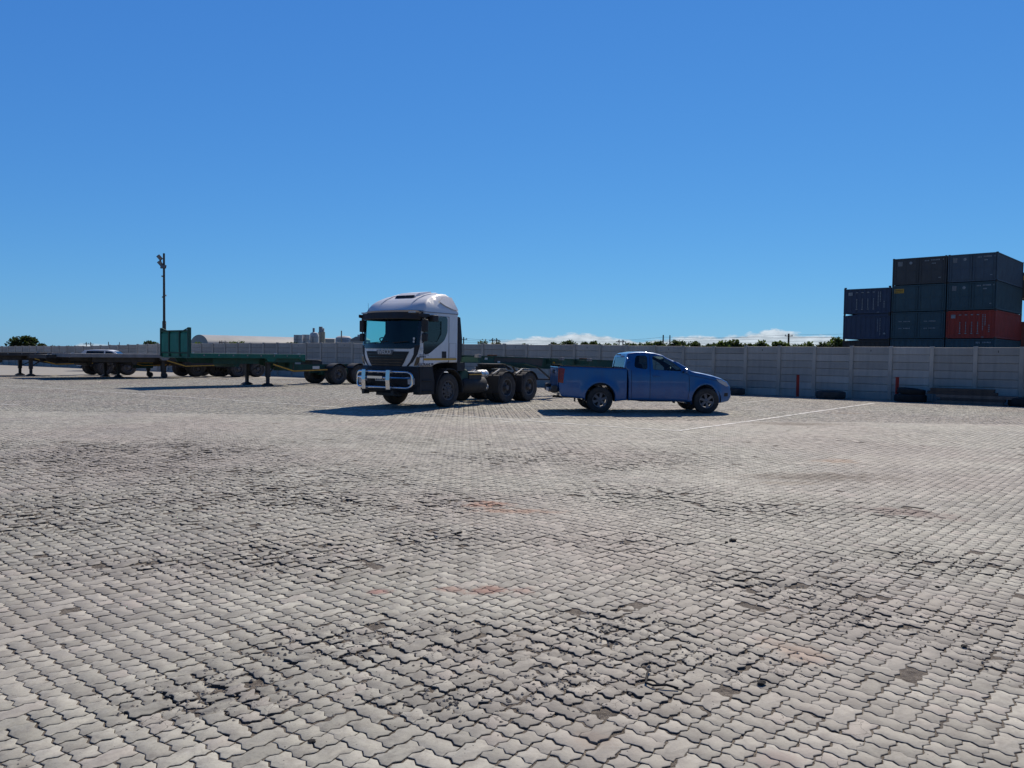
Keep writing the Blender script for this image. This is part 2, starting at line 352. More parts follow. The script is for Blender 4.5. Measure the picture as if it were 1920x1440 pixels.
# ------------------------------------------------------------------ wheels
def wheel_proto(R, W, rr, kind):
    """tyre mesh about the Y axis, outer face at y=+W/2 ; returns the wheel part and its rim (not yet placed)"""
    mb = MB(); h = W / 2
    prof = [(rr * .98, -h * .72), (rr * 1.06, -h * .9), (rr + (R - rr) * .45, -h * 1.0), (R - .035, -h * .93), (R - .01, -h * .84), (R, -h * .7)]
    g = 4
    for k in range(g):
        a = -h * .7 + 1.4 * h * (k + .5) / (g); prof += [(R, a - .011), (R - .012, a - .009), (R - .012, a + .009), (R, a + .011)]
    prof += [(R, h * .7), (R - .01, h * .84), (R - .035, h * .93), (rr + (R - rr) * .45, h * 1.0), (rr * 1.06, h * .9), (rr * .98, h * .72), (rr * .93, h * .4), (rr * .93, -h * .4), (rr * .98, -h * .72)]
    mb.lathe(prof, 40); t = mb.build('wheel', M['tyre'], smooth=True)
    rim = MB()
    if kind == 'alloy':
        rim.lathe([(rr * .96, h * .74), (rr * 1.02, h * .8), (rr * 1.0, h * .86), (rr * .9, h * .8), (rr * .88, h * .3), (rr * .92, h * .1)], 36)
        rim.lathe([(rr * .26, h * .3), (rr * .26, h * .72), (rr * .2, h * .78), (0.001, h * .8)], 18)
        for k in range(6):
            a = 2 * PI * k / 6 + .3; d = Vector((math.cos(a), 0, math.sin(a))); e = Vector((-math.sin(a), 0, math.cos(a)))
            w0, w1 = rr * .14, rr * .2; y0, y1 = h * .7, h * .76
            vs = [d * rr * .2 - e * w0 + Vector((0, y0, 0)), d * rr * .2 + e * w0 + Vector((0, y0, 0)), d * rr * .9 + e * w1 + Vector((0, y1, 0)), d * rr * .9 - e * w1 + Vector((0, y1, 0))]
            vs += [v - Vector((0, .05, 0)) for v in vs]
            rim.add(vs, [(0, 1, 2, 3), (7, 6, 5, 4), (0, 4, 5, 1), (1, 5, 6, 2), (2, 6, 7, 3), (3, 7, 4, 0)])
        mt = M['rim']
    else:
        deep = kind == 'dual'                # deep dish outer wheel of a pair, otherwise a convex steering wheel
        yh = h * (.05 if deep else .75)
        rim.lathe([(rr * .97, h * .74), (rr * 1.03, h * .82), (rr * .99, h * .88), (rr * .9, h * .8), (rr * .86, yh * .8), (rr * .84, yh * .6)], 36)
        n = 10
        for k in range(n):                      # webs between the hand holes
            a = 2 * PI * k / n; hw = PI / n * .55; vs = []
            for rad_, yy in ((rr * .86, yh * .75), (rr * .62, yh * 1.0)):
                for q in (-hw, 0, hw): vs.append((rad_ * math.cos(a + q), yy, rad_ * math.sin(a + q)))
            rim.add(vs, [(0, 1, 4, 3), (1, 2, 5, 4)])
        rim.lathe([(rr * .62, yh), (rr * .5, yh + .012), (rr * .34, yh + .012), (rr * .3, yh + (.13 if deep else .03)), (rr * .22, yh + (.15 if deep else .05)), (.001, yh + (.15 if deep else .05))], 30)
        for k in range(10):
            a = 2 * PI * k / 10 + .3; c = Vector((rr * .45 * math.cos(a), yh + .012, rr * .45 * math.sin(a)))
            rim.tube([c, c + Vector((0, .03, 0))], .014, 6)
        mt = M['steelrim']
    r = rim.build('rim', mt, t, smooth=True)
    drum = MB().lathe([(rr * .8, -h * .3), (rr * .8, h * .02), (.001, h * .02)], 24).build('brake_drum', M['black'], t)
    return t
def put_wheel(proto, parent, x, y, R, flip=False):
    c = copy_tree(proto, parent); c.location = (x, y, R); c.rotation_euler = (0, random.uniform(0, 6), PI if flip else 0)
    return c
W_STEER = wheel_proto(.515, .31, .30, 'steer'); W_DUAL = wheel_proto(.515, .29, .30, 'dual'); W_PICK = wheel_proto(.37, .25, .215, 'alloy')
W_TRL = wheel_proto(.5, .27, .29, 'dual'); W_CAR = wheel_proto(.31, .2, .2, 'alloy')
def free_proto(p):
    for ch in list(p.children): bpy.data.objects.remove(ch)
    bpy.data.objects.remove(p)
def fender_arc(mb, x, zc, R, y0, y1, a0, a1, th=.02, n=12):
    pts = [(x + R * math.cos(a0 + (a1 - a0) * k / n), zc + R * math.sin(a0 + (a1 - a0) * k / n)) for k in range(n + 1)]
    pin = [(x + (R - th) * math.cos(a0 + (a1 - a0) * k / n), zc + (R - th) * math.sin(a0 + (a1 - a0) * k / n)) for k in range(n + 1)]
    mb.prism(pts + pin[::-1], y0, y1)

# ------------------------------------------------------------------ the yard: block paving
def blob(px, py, sx_, sy_=None):             # a patch of ground seen around one photo pixel, radii in metres
    g = gp(px, py); return (g.x, g.y, sx_, sy_ or sx_)
ROUGH = [blob(120, 960, 2.6, 1.6), blob(420, 900, 2.5, 1.8), blob(640, 940, 1.8, 1.2), blob(800, 930, 1.0, 1.2), blob(300, 1040, 1.2, .7), blob(560, 1040, 1.1, .7), blob(860, 1010, .9, .5),
         blob(1180, 930, 1.2, .9), blob(1130, 1010, 1.1, .5), blob(1060, 860, 2.2, 1.2), blob(950, 1200, .9, .6), blob(1130, 1190, .7, .5), blob(1230, 1240, .5, .35), blob(1060, 1290, .6, .35),
         blob(860, 1310, .5, .3), blob(1480, 1100, .8, .5), blob(1600, 1150, .8, .45), blob(1760, 1170, .9, .45), blob(1880, 1240, .4, .3), blob(640, 1210, .6, .4), blob(1500, 960, 1.5, .7), blob(60, 860, 5, 2.5), blob(1400, 1240, .4, .3), blob(400, 1300, .4, .3), blob(1860, 1060, 1.5, .6)]
def vnoise(x, y, s, seed):
    x = x / s; y = y / s; r = np.random.default_rng(seed); G = r.random((64, 64)); xi = np.floor(x).astype(int); yi = np.floor(y).astype(int); fx = x - xi; fy = y - yi
    fx = fx * fx * (3 - 2 * fx); fy = fy * fy * (3 - 2 * fy); g = lambda a, b: G[a % 64, b % 64]
    return (g(xi, yi) * (1 - fx) + g(xi + 1, yi) * fx) * (1 - fy) + (g(xi, yi + 1) * (1 - fx) + g(xi + 1, yi + 1) * fx) * fy
def rough_at(x, y):
    v = np.zeros_like(x)
    for bx, by, a, b in ROUGH: v = np.maximum(v, np.exp(-((x - bx) / a) ** 2 - ((y - by) / b) ** 2))
    v = v * (.30 + .85 * vnoise(x, y, .7, 3)) + .38 * np.clip(vnoise(x, y, 1.6, 5) * 2 - .7, 0, 1) * vnoise(x, y, .35, 9)
    v = np.clip(v, 0, .95)
    return v * np.clip((19 - y) / 6, .0, 1) + .05
def height_at(x, y): return (.022 * (vnoise(x, y, 2.3, 11) - .5) + .03 * (vnoise(x, y, 6., 12) - .5)) * np.clip((26 - y) / 12, 0, 1)
A = .101; TH = rad(90 - 41.5)
ax = np.array([math.cos(TH), math.sin(TH)]); ay = np.array([-math.sin(TH), math.cos(TH)])     # lattice axes on the ground
YMAX = 46.
def lattice_edge(p, q):                       # the same S-shaped joint on every lattice edge keeps the stones interlocked
    p = np.array(p, float); q = np.array(q, float); d = q - p; key = tuple(p) > tuple(q)
    if key: p, q, d = q, p, -d
    n = np.array([-d[1], d[0]]); pts = [p, p + d * .18 + n * .045, p + d * .34 + n * .095, p + d * .66 - n * .095, p + d * .82 - n * .045, q]
    return pts[::-1] if key else pts
def stone_outline(w_, h_):
    c = [(i, 0) for i in range(w_)] + [(w_, j) for j in range(h_)] + [(w_ - i, h_) for i in range(w_)] + [(0, h_ - j) for j in range(h_)]
    out = []
    for i in range(len(c)): out += lattice_edge(c[i], c[(i + 1) % len(c)])[:-1]
    return [tuple(p * A) for p in out]
def build_pavers():
    n = int(YMAX / A * 1.6); I, J = np.meshgrid(np.arange(-n, n), np.arange(-n, n), indexing='ij'); mm = (I - J) % 4
    groups = []
    for kind, msk in (('H', mm == 0), ('V', mm == 3)):
        i = I[msk].astype(float); j = J[msk].astype(float)
        cx = i + (1. if kind == 'H' else .5); cy = j + (.5 if kind == 'H' else 1.)
        X = (cx * ax[0] + cy * ay[0]) * A; Y = (cx * ax[1] + cy * ay[1]) * A
        ok = (Y > 1.3) & (Y < YMAX) & (np.abs(X) < .70 * Y + 1.6) & (Y < 42.3 - .7 * X)
        groups.append((kind, i[ok], j[ok], X[ok], Y[ok]))
    allv = []; loops = []; sizes = []; tone = []; rgh = []; side = []; vo = 0
    def jag(p, q, flip):
        p = np.array(p); q = np.array(q); d = q - p; n = np.array([-d[1], d[0]]) ; w_ = [(.2, .05), (.36, .09), (.64, -.09), (.8, -.05)]
        if flip: p, q, d = q, p, -d; n = np.array([-d[1], d[0]])
        pts = [tuple(p + d * a + n * b) for a, b in w_]; return pts[::-1] if flip else pts
    jobs = []
    for kind, i, j, X, Y in groups:
        base = stone_outline(2, 1) if kind == 'H' else stone_outline(1, 2); a_, b_ = (5, 20) if kind == 'H' else (10, 25)
        h1 = base[a_:b_ + 1] + jag(base[b_], base[a_], False); h2 = base[b_:] + base[:a_ + 1] + jag(base[a_], base[b_], True)
        rg0 = rough_at(X, Y); br = (rng.random(len(X)) < (.58 + .3 * np.clip(rg0, 0, 1)) * np.clip((22 - Y) / 8, .35, 1)) & (Y < 30); wh = ~br
        jobs += [(kind, base, X[wh], Y[wh], False), (kind, h1, X[br], Y[br], True), (kind, h2, X[br], Y[br], True)]
    for kind, base, X, Y, half in jobs:
        for near in (True, False):
            sel = (Y < 20) if near else (Y >= 20)
            xx, yy = X[sel], Y[sel]; nb = len(xx)
            if nb == 0: continue
            gap = .0029
            o0 = np.array(inset(base, gap)); o1 = np.array(inset(base, gap + (.004 if near else .0))); k = len(o0)
            cen = np.array((A, A / 2) if kind == 'H' else (A / 2, A)); o0 = o0 - cen; o1 = o1 - cen
            rgs = rough_at(xx, yy); r2 = rng.random((nb, 8))
            # chipped and broken corners
            jit = rng.normal(0, .0013, (nb, k, 2)) * (1 + 1.8 * rgs[:, None, None])
            shrink = np.ones((nb, k))
            for q in range(3):
                hit = r2[:, q] < .07 + .40 * np.clip(rgs, 0, 1); c0 = rng.integers(0, k, nb)
                dist = np.abs((np.arange(k)[None] - c0[:, None] + k // 2) % k - k // 2)
                shrink -= np.where(hit[:, None] & (dist < 3), (.10 + .22 * rng.random((nb, 1))) * (3 - dist) / 3 * (.5 + rgs[:, None]), 0)
            mid = o0.mean(0); P0 = mid + (o0 - mid)[None] * shrink[..., None] + jit; P1 = mid + (o1 - mid)[None] * shrink[..., None] + jit
            rot = rng.normal(0, .010, nb) * (.4 + 3.5 * rgs); c, s_ = np.cos(rot), np.sin(rot)
            shx = rng.normal(0, .0012, nb) * (1 + 3 * rgs); shy = rng.normal(0, .0012, nb) * (1 + 3 * rgs)
            tx = rng.normal(0, .006, nb) + rng.normal(0, .050, nb) * rgs ** 1.2; ty = rng.normal(0, .006, nb) + rng.normal(0, .050, nb) * rgs ** 1.2
            dz = rng.normal(0, .0006, nb) + rng.normal(0, .0040, nb) * rgs
            sunk = (r2[:, 6] < .025 * rgs); dz = dz - sunk * .012
            hz = height_at(xx, yy)
            def place(P, dzz):
                x = P[..., 0] * c[:, None] - P[..., 1] * s_[:, None] + shx[:, None]; y = P[..., 0] * s_[:, None] + P[..., 1] * c[:, None] + shy[:, None]
                z = P[..., 0] * tx[:, None] + P[..., 1] * ty[:, None] + (dz + hz)[:, None] + dzz
                wx = x * ax[0] + y * ay[0] + xx[:, None]; wy = x * ax[1] + y * ay[1] + yy[:, None]
                return np.stack([wx, wy, z], -1)
            layers = [place(P1, 0.), place(P0, -.0022), place(P0, -.045)] if near else [place(P0, 0.), place(P0, -.045)]
            nl = len(layers); V = np.stack(layers, 1).reshape(nb, nl * k, 3)
            allv.append(V.reshape(-1, 3)); b = vo + np.arange(nb) * nl * k; vo += nb * nl * k
            top = np.arange(k); q = []
            for l in range(nl - 1):
                for e in range(k): q.append((l * k + e, (l + 1) * k + e, (l + 1) * k + (e + 1) % k, l * k + (e + 1) % k))
            pat = np.concatenate([top, np.array(q).ravel()]); loops.append((b[:, None] + pat[None]).ravel())
            sz = np.array([k] + [4] * len(q)); sizes.append(np.tile(sz, nb)); t = rng.random(nb)
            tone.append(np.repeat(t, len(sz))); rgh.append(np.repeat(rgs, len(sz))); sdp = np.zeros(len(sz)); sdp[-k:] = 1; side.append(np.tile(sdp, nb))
    V = np.concatenate(allv); Lp = np.concatenate(loops); S = np.concatenate(sizes)
    me = bpy.data.meshes.new('block_paving'); me.vertices.add(len(V)); me.vertices.foreach_set('co', V.astype(np.float32).ravel())
    me.loops.add(len(Lp)); me.loops.foreach_set('vertex_index', Lp.astype(np.int32)); me.polygons.add(len(S))
    st = np.concatenate([[0], np.cumsum(S)[:-1]]); me.polygons.foreach_set('loop_start', st.astype(np.int32)); me.polygons.foreach_set('loop_total', S.astype(np.int32))
    me.update(calc_edges=True)
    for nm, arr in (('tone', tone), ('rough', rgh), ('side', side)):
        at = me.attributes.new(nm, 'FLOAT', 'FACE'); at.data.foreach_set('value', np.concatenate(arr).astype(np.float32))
    return me
# stains that lie on the stones (photo pixel of the middle, radii in metres, turn, colour, strength)
STAINS = [((915, 946), (.30, .20), 10, (.33, .135, .07), .9), ((965, 958), (.55, .12), 0, (.36, .17, .09), .6), ((1150, 1105), (.0, .0), 0, (.3, .15, .1), 0), ((912, 1110), (.13, .12), 20, (.26, .12, .085), .9), ((845, 1108), (.15, .07), 0, (.28, .15, .11), .75),
          ((712, 1112), (.08, .06), 0, (.28, .1, .08), .8), ((985, 1110), (.09, .09), 0, (.3, .16, .12), .6), ((1530, 893), (1.25, .42), 4, (.13, .105, .08), .95), ((1480, 905), (.5, .2), 10, (.25, .21, .16), .7), ((1490, 795), (1.4, .6), 3, (.13, .105, .08), .95),
          ((1572, 864), (.35, .28), 0, (.42, .27, .17), .7), ((1705, 960), (.6, .3), -20, (.2, .14, .12), .9), ((1590, 775), (.9, .3), 5, (.26, .18, .12), .5), ((1490, 1220), (.14, .2), 30, (.36, .24, .17), .55), ((560, 1010), (.9, .25), 8, (.36, .33, .27), .55), ((1120, 1390), (.12, .08), 0, (.27, .22, .18), .7), ((1460, 1420), (.12, .08), 0, (.33, .26, .23), .7)]
def ground_nodes(m, far):
    t = m.node_tree; t.nodes.clear(); K = t.links
    geo = nd(t, 'ShaderNodeNewGeometry'); pos = geo.outputs['Position']
    b = nd(t, 'ShaderNodeBsdfPrincipled', i={'Roughness': .8, 'Specular IOR Level': .42}); o = nd(t, 'ShaderNodeOutputMaterial'); K.new(b.outputs[0], o.inputs[0])
    def noise(s, d=6, r=.6): n = nd(t, 'ShaderNodeTexNoise', i={'Scale': s, 'Detail': d, 'Roughness': r}); K.new(pos, n.inputs['Vector']); return n.outputs[0]
    def mix(f, a, bcol, blend='MIX'):
        n = nd(t, 'ShaderNodeMix', data_type='RGBA', blend_type=blend)
        if isinstance(f, float): n.inputs['Factor'].default_value = f
        else: K.new(f, n.inputs['Factor'])
        for s, v in (('A', a), ('B', bcol)):
            if isinstance(v, tuple): n.inputs[s].default_value = (*v, 1)
            else: K.new(v, n.inputs[s])
        return n.outputs['Result']
    def mr(x, a, b_, c, d): n = nd(t, 'ShaderNodeMapRange', i={'From Min': a, 'From Max': b_, 'To Min': c, 'To Max': d}); K.new(x, n.inputs[0]); return n.outputs[0]
    n1 = noise(1.3); n2 = noise(9., 8, .7); n3 = noise(60., 6, .7); n4 = noise(.22, 4, .5)
    col = mix(mr(n1, .35, .68, 0, 1), (.37, .358, .298), (.455, .442, .374))
    col = mix(mr(n2, .46, .66, 0, .7), col, (.245, .225, .195))
    col = mix(mr(n3, .52, .72, 0, .6), col, (.19, .175, .155)); col = mix(mr(noise(24., 5, .7), .5, .7, 0, .45), col, (.46, .44, .40))
    col = mix(mr(n4, .45, .60, 0, .55), col, (.35, .30, .265)); col = mix(mr(noise(.55, 5, .65), .5, .66, 0, .45), col, (.27, .255, .235))
    if not far:
        at = nd(t, 'ShaderNodeAttribute', attribute_name='tone'); rg = nd(t, 'ShaderNodeAttribute', attribute_name='rough')
        v = mr(at.outputs['Fac'], 0, 1, .76, 1.16); hsv = nd(t, 'ShaderNodeHueSaturation'); K.new(v, hsv.inputs['Value']); K.new(col, hsv.inputs['Color']); col = hsv.outputs[0]
        col = mix(mth(t, 'MULTIPLY', mth(t, 'GREATER_THAN', at.outputs['Fac'], .93), .35), col, (.33, .28, .25))
        # grime and spalling where the stones are loose
        gr = mth(t, 'MULTIPLY', mr(noise(5.5, 9, .75), .40, .62, 0, 1), mr(rg.outputs['Fac'], .1, .9, 0, .6), clamp=True)
        col = mix(gr, col, (.125, .115, .105))
        vo = nd(t, 'ShaderNodeTexVoronoi', feature='DISTANCE_TO_EDGE', i={'Scale': 7.0}); 
        wv = nd(t, 'ShaderNodeVectorMath', operation='ADD'); nn = nd(t, 'ShaderNodeTexNoise', i={'Scale': 6.0, 'Detail': 4}); K.new(pos, nn.inputs['Vector'])
        sc_ = nd(t, 'ShaderNodeVectorMath', operation='SCALE', i={'Scale': .25}); K.new(nn.outputs['Color'], sc_.inputs[0]); K.new(pos, wv.inputs[0]); K.new(sc_.outputs[0], wv.inputs[1]); K.new(wv.outputs[0], vo.inputs['Vector'])
        crk = mth(t, 'MULTIPLY', mth(t, 'LESS_THAN', vo.outputs['Distance'], .012), mth(t, 'GREATER_THAN', mth(t, 'ADD', mth(t, 'MULTIPLY', rg.outputs['Fac'], .8), at.outputs['Fac']), 1.12))
        col = mix(mth(t, 'MULTIPLY', crk, .7), col, (.08, .07, .06))
    if not far:       # earth on the stone flanks, coloured near black to paint shade into the gaps
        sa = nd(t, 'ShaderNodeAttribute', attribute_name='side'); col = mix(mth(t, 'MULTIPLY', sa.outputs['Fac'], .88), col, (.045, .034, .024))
    spx = noise(38., 3, .5); col = mix(mth(t, 'MULTIPLY', mth(t, 'GREATER_THAN', spx, .735), .8), col, (.045, .04, .04))
    wn = nd(t, 'ShaderNodeTexNoise', i={'Scale': 4.5, 'Detail': 6, 'Roughness': .7}); K.new(pos, wn.inputs['Vector'])
    for (c, rr, ang, sc3, st) in STAINS:
        if st == 0: continue
        g = gp(*c); mp = nd(t, 'ShaderNodeMapping', vector_type='TEXTURE', i={'Location': (g.x, g.y, 0), 'Rotation': (0, 0, rad(ang)), 'Scale': (rr[0], rr[1], 1)}); K.new(pos, mp.inputs[0])
        ln = nd(t, 'ShaderNodeVectorMath', operation='LENGTH'); K.new(mp.outputs[0], ln.inputs[0])
        d = mth(t, 'ADD', ln.outputs['Value'], mth(t, 'ADD', mth(t, 'MULTIPLY', mth(t, 'SUBTRACT', wn.outputs[0], .5), 3.4), mth(t, 'MULTIPLY', mth(t, 'SUBTRACT', n3, .5), 2.0)))
        col = mix(mr(d, .35, 1.05, st * .85, 0), col, sc3)
    if far:
        # rows of stones, seen from far off, as faint darker lines
        dt = nd(t, 'ShaderNodeVectorMath', operation='DOT_PRODUCT'); K.new(pos, dt.inputs[0]); dt.inputs[1].default_value = (math.cos(rad(-4)) , math.sin(rad(-4)) , 0)
        fr_ = mth(t, 'FRACT', mth(t, 'MULTIPLY', dt.outputs['Value'], 1 / .2857)); col = mix(mr(mth(t, 'ABSOLUTE', mth(t, 'SUBTRACT', fr_, .5)), .0, .5, .0, .30), col, (.22, .205, .185))
        col = mix(.12, col, (.1, .09, .08))
    K.new(col, b.inputs['Base Color'])
    bp = nd(t, 'ShaderNodeBump', i={'Strength': .45, 'Distance': .006}); K.new(mth(t, 'ADD', n2, mth(t, 'MULTIPLY', n3, .6)), bp.inputs['Height']); K.new(bp.outputs[0], b.inputs['Normal'])
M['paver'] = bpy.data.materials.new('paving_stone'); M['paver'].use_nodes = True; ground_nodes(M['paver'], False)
M['paverfar'] = bpy.data.materials.new('paving_far'); M['paverfar'].use_nodes = True; ground_nodes(M['paverfar'], True)
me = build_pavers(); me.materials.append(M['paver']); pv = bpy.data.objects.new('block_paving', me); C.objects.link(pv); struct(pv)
# bedding sand: one undulating sheet under the stones, then open ground to the horizon
M['jointsand'] = mat('joint_sand', (.075, .06, .048), .95, col2=(.29, .25, .20), nscale=21, bump=1., bscale=140)
M['field'] = mat('dry_field', (.16, .14, .09), .95, col2=(.08, .09, .04), nscale=.05)
def grid_sheet(name, m, x0, x1, y0, y1, s, zf, kind=True):
    nx = int((x1 - x0) / s) + 1; ny = int((y1 - y0) / s) + 1; X, Y = np.meshgrid(np.linspace(x0, x1, nx), np.linspace(y0, y1, ny)); Z = zf(X, Y)
    vs = np.stack([X, Y, Z], -1).reshape(-1, 3).tolist(); fs = [(j * nx + i, j * nx + i + 1, (j + 1) * nx + i + 1, (j + 1) * nx + i) for j in range(ny - 1) for i in range(nx - 1)]
    mb = MB(); mb.v = vs; mb.f = fs; o = mb.build(name, m, smooth=True); return struct(o)
grid_sheet('joint_sand', M['jointsand'], -36, 25, -3, YMAX + 1, .16, lambda X, Y: height_at(X, Y) - .0042 + .003 * (vnoise(X, Y, .35, 21) - .5) - .006 * np.clip(rough_at(X, Y), 0, 1) )
struct(MB().add([(-3000, -50, -.06), (3000, -50, -.06), (3000, 4000, -.06), (-3000, 4000, -.06)], [(0, 1, 2, 3)]).build('ground', M['field']))
wall_k = 42.4
fv = [(-260, 1.2, -.008), (-2.1, 1.2, -.008), (-22.3, YMAX - .15, -.008), (22.3, YMAX - .15, -.008), (2.1, 1.2, -.008), (260, 1.2, -.008), (19.5, wall_k - .7 * 19.5, -.008)]
mbf = MB().add([(-110, 1.2, -.006), (-2.1, 1.2, -.006), (-33.4, YMAX - .15, -.006), (-5.0, YMAX - .15, -.006), (-110, wall_k + 77, -.006)], [(0, 1, 2, 4), (2, 3, 4)])
mbf.add([(2.1, 1.2, -.006), (30, 1.2, -.006), (30, 21.6, -.006), (20.9, 27.8, -.006)], [(0, 1, 2, 3)])
struct(mbf.build('paved_yard', M['paverfar']))
# painted bay lines
M['linepaint'] = bpy.data.materials.new('line_paint'); M['linepaint'].use_nodes = True
t = M['linepaint'].node_tree; t.nodes.clear()
pb = nd(t, 'ShaderNodeBsdfPrincipled', i={'Base Color': (.62, .61, .57, 1), 'Roughness': .8}); tp = nd(t, 'ShaderNodeBsdfTransparent'); ms = nd(t, 'ShaderNodeMixShader'); om = nd(t, 'ShaderNodeOutputMaterial')
gn = nd(t, 'ShaderNodeNewGeometry'); nz = nd(t, 'ShaderNodeTexNoise', i={'Scale': 3.5, 'Detail': 8, 'Roughness': .75}); t.links.new(gn.outputs['Position'], nz.inputs['Vector'])
rm = nd(t, 'ShaderNodeMapRange', i={'From Min': .50, 'From Max': .64, 'To Min': 1, 'To Max': .05}); t.links.new(nz.outputs[0], rm.inputs[0])
t.links.new(rm.outputs[0], ms.inputs[0]); t.links.new(tp.outputs[0], ms.inputs[1]); t.links.new(pb.outputs[0], ms.inputs[2]); t.links.new(ms.outputs[0], om.inputs[0])
def line(pts, w=.1):
    P = [gp(*p) for p in pts]; mb = MB()
    for a, b in zip(P[:-1], P[1:]):
        n = max(2, int((b - a).length / .5)); d = (b - a).normalized(); s_ = Vector((-d.y, d.x, 0)) * w / 2; vs = []
        for k in range(n + 1):
            p = a.lerp(b, k / n); z = float(height_at(np.array([p.x]), np.array([p.y]))[0]) + .007; z = max(z, .003) if p.y > YMAX - .5 else z
            vs += [(p.x - s_.x, p.y - s_.y, z), (p.x + s_.x, p.y + s_.y, z)]
        mb.add(vs, [(2 * k, 2 * k + 1, 2 * k + 3, 2 * k + 2) for k in range(n)])
    return struct(mb.build('painted_line', M['linepaint']))
line([(0, 722), (200, 735), (633, 764), (1087, 796), (1272, 808.5)], .11); line([(1272, 808.5), (1345, 799), (1640, 756)], .12); line([(940, 792), (1000, 786), (1090, 778)], .09); line([(-20, 757), (34, 760)], .12)
line([(640, 748.5), (735, 747)], .08); line([(1380, 757), (1460, 748)], .07)

# ------------------------------------------------------------------ precast concrete wall
def wall_pt(px): k = (px - 960) / F; Y = wall_k / (1 + .7 * k); return Vector((k * Y, Y, 0))
wdir = Vector((1, -.7, 0)).normalized(); wrot = math.atan2(wdir.y, wdir.x); BAY = 1.487
p0 = wall_pt(1914)
toptab = [(-200, 650.5), (0, 649.2), (160, 648.5), (205, 647.3), (280, 645.8), (300, 644.8), (370, 644.4), (520, 643), (690, 643), (866, 645), (1000, 646.3), (1180, 647.8), (1400, 650), (1600, 650.5), (1900, 651.5), (2300, 652)]
def top_px(px):
    for (a, ya), (b, yb) in zip(toptab[:-1], toptab[1:]):
        if a <= px <= b: return ya + (yb - ya) * (px - a) / (b - a)
    return 651
wall = thing('boundary_wall', 'long grey precast concrete slab wall with posts running across the back of the yard', 'wall', (p0.x, p0.y, 0), wrot)
post = MB().box(-.075, .075, -.075, .075, 0, 1).build('post', M['post'], wall, bevel=.012)
cap = MB().prism([(-.085, 0), (.085, 0), (.06, .035), (-.06, .035)], -.085, .085); 
pan = MB(); bh = 1 / 7
for k in range(7): pan.prism([(-.03, k * bh + (.009 if k else -.04)), (.004, k * bh - (0 if k else .04)), (.022, k * bh - (0 if k else .04)), (.022, (k + 1) * bh), (.004, (k + 1) * bh), (-.022, (k + 1) * bh - .003)], .07, BAY - .07, axis='x')
pan.v = [(v[0], v[1], v[2]) for v in pan.v]
panel = pan.build('panel', M['panel'], wall)
first = True
for k in range(-5, 80):
    q = p0 - wdir * (k * BAY); px = 960 + F * q.x / q.y
    if px < -170: break
    z = atY(px, top_px(px), q.y).z; z = min(max(z, 1.5), 2.3) if px > -50 else 1.9
    z += random.choice((-.03, -.01, 0, 0, .01, .02))
    a = post if first else post.copy(); b_ = panel if first else panel.copy()
    if not first: C.objects.link(a); C.objects.link(b_); a.parent = wall; b_.parent = wall
    first = False
    a.location = (-k * BAY, 0, 0); a.scale = (1, 1, z + .035)
    b_.location = (-k * BAY, .005, 0); b_.rotation_euler.z = random.uniform(-.004, .004); b_.scale = (1, 1, z)
    if k % 3 == 1: MB().box(.5 * BAY - .012, .5 * BAY + .012, -.03, -.026, z - .2, z - .12).build('slot', M['darkhole'], b_).matrix_parent_inverse = Matrix.Diagonal((1, 1, 1 / z, 1))

# ------------------------------------------------------------------ tractor truck
TR = thing('tractor_truck', 'white truck tractor with chrome bull bar and black visor, front turned to the left', 'truck', (-2.8975, 24.33, 0), rad(-124))
CX0, CX1 = -.36, 1.56
def ct_w(x, z): return 1.19 - (.55 * max(0, z - 2.88) ** 1.25 if z > 2.88 else 0) - .02 * max(0, 1.5 - z)
def ct_warp(x, y, z):
    s = min(1, abs(y) / 1.19); k = min(1, max(0, (x - .9) / .6)); sm = k * k * (3 - 2 * k)
    return (x - .24 * s ** 2.6 * sm - (.10 * s ** 3 if z > 3.0 else 0) * min(1, max(0, (z - 3.0) / .3)) * (1 if x > 0 else 0), y, z)
front = [(1.54, 1.24), (1.57, 1.5), (1.56, 1.8), (1.50, 2.3), (1.43, 2.72), (1.40, 2.86)]
roof = [(1.30, 2.96), (1.12, 3.11), (.88, 3.25), (.60, 3.36), (.30, 3.43), (.0, 3.46), (-.15, 3.455), (-.25, 3.40), (-.38, 3.15), (-.46, 2.9), (-.46, 2.84), (-.42, 2.8)]
ol = front + roof + [(-.42, 1.36), (.3, 1.36), (.55, 1.33), (.70, 1.29), (.80, 1.24)]
ol = densify(ol, .12)
win = densify(fillet([(1.36, 2.66), (.17, 2.70), (.17, 2.3), (.32, 2.05), (1.0, 1.68), (1.43, 1.66)][::-1], .12), .15)
def cab_skip(x, z, s): return x > 1.3 and 1.84 < z < 2.70 and abs(s) < .93
cab = shell('cab', M['white'], TR, ol, [win], ct_w, ct_warp, cab_skip, r=.07)
# window glass and black surrounds
def front_x(z):
    for (a, za), (b, zb) in zip(front[:-1], front[1:]):
        if za <= z <= zb: return a + (b - a) * (z - za) / (zb - za)
    return front[-1][0] if z > 2 else front[0][0]
def front_grid(mb, z0, z1, y0, y1, off, n=10, mz=5, curve=None):
    vs = []; 
    for i in range(mz + 1):
        z = z0 + (z1 - z0) * i / mz
        a, b = (y0, y1) if curve is None else curve(i / mz)
        for j in range(n + 1):
            y = a + (b - a) * j / n; v = ct_warp(front_x(z), y, z); vs.append((v[0] + off, v[1], v[2]))
    mb.add(vs, [(i * (n + 1) + j, i * (n + 1) + j + 1, (i + 1) * (n + 1) + j + 1, (i + 1) * (n + 1) + j) for i in range(mz) for j in range(n)]); return mb
ws = front_grid(MB(), 1.84, 2.72, -1.09, 1.09, .004).build('windscreen', M['glass'], TR, smooth=True)
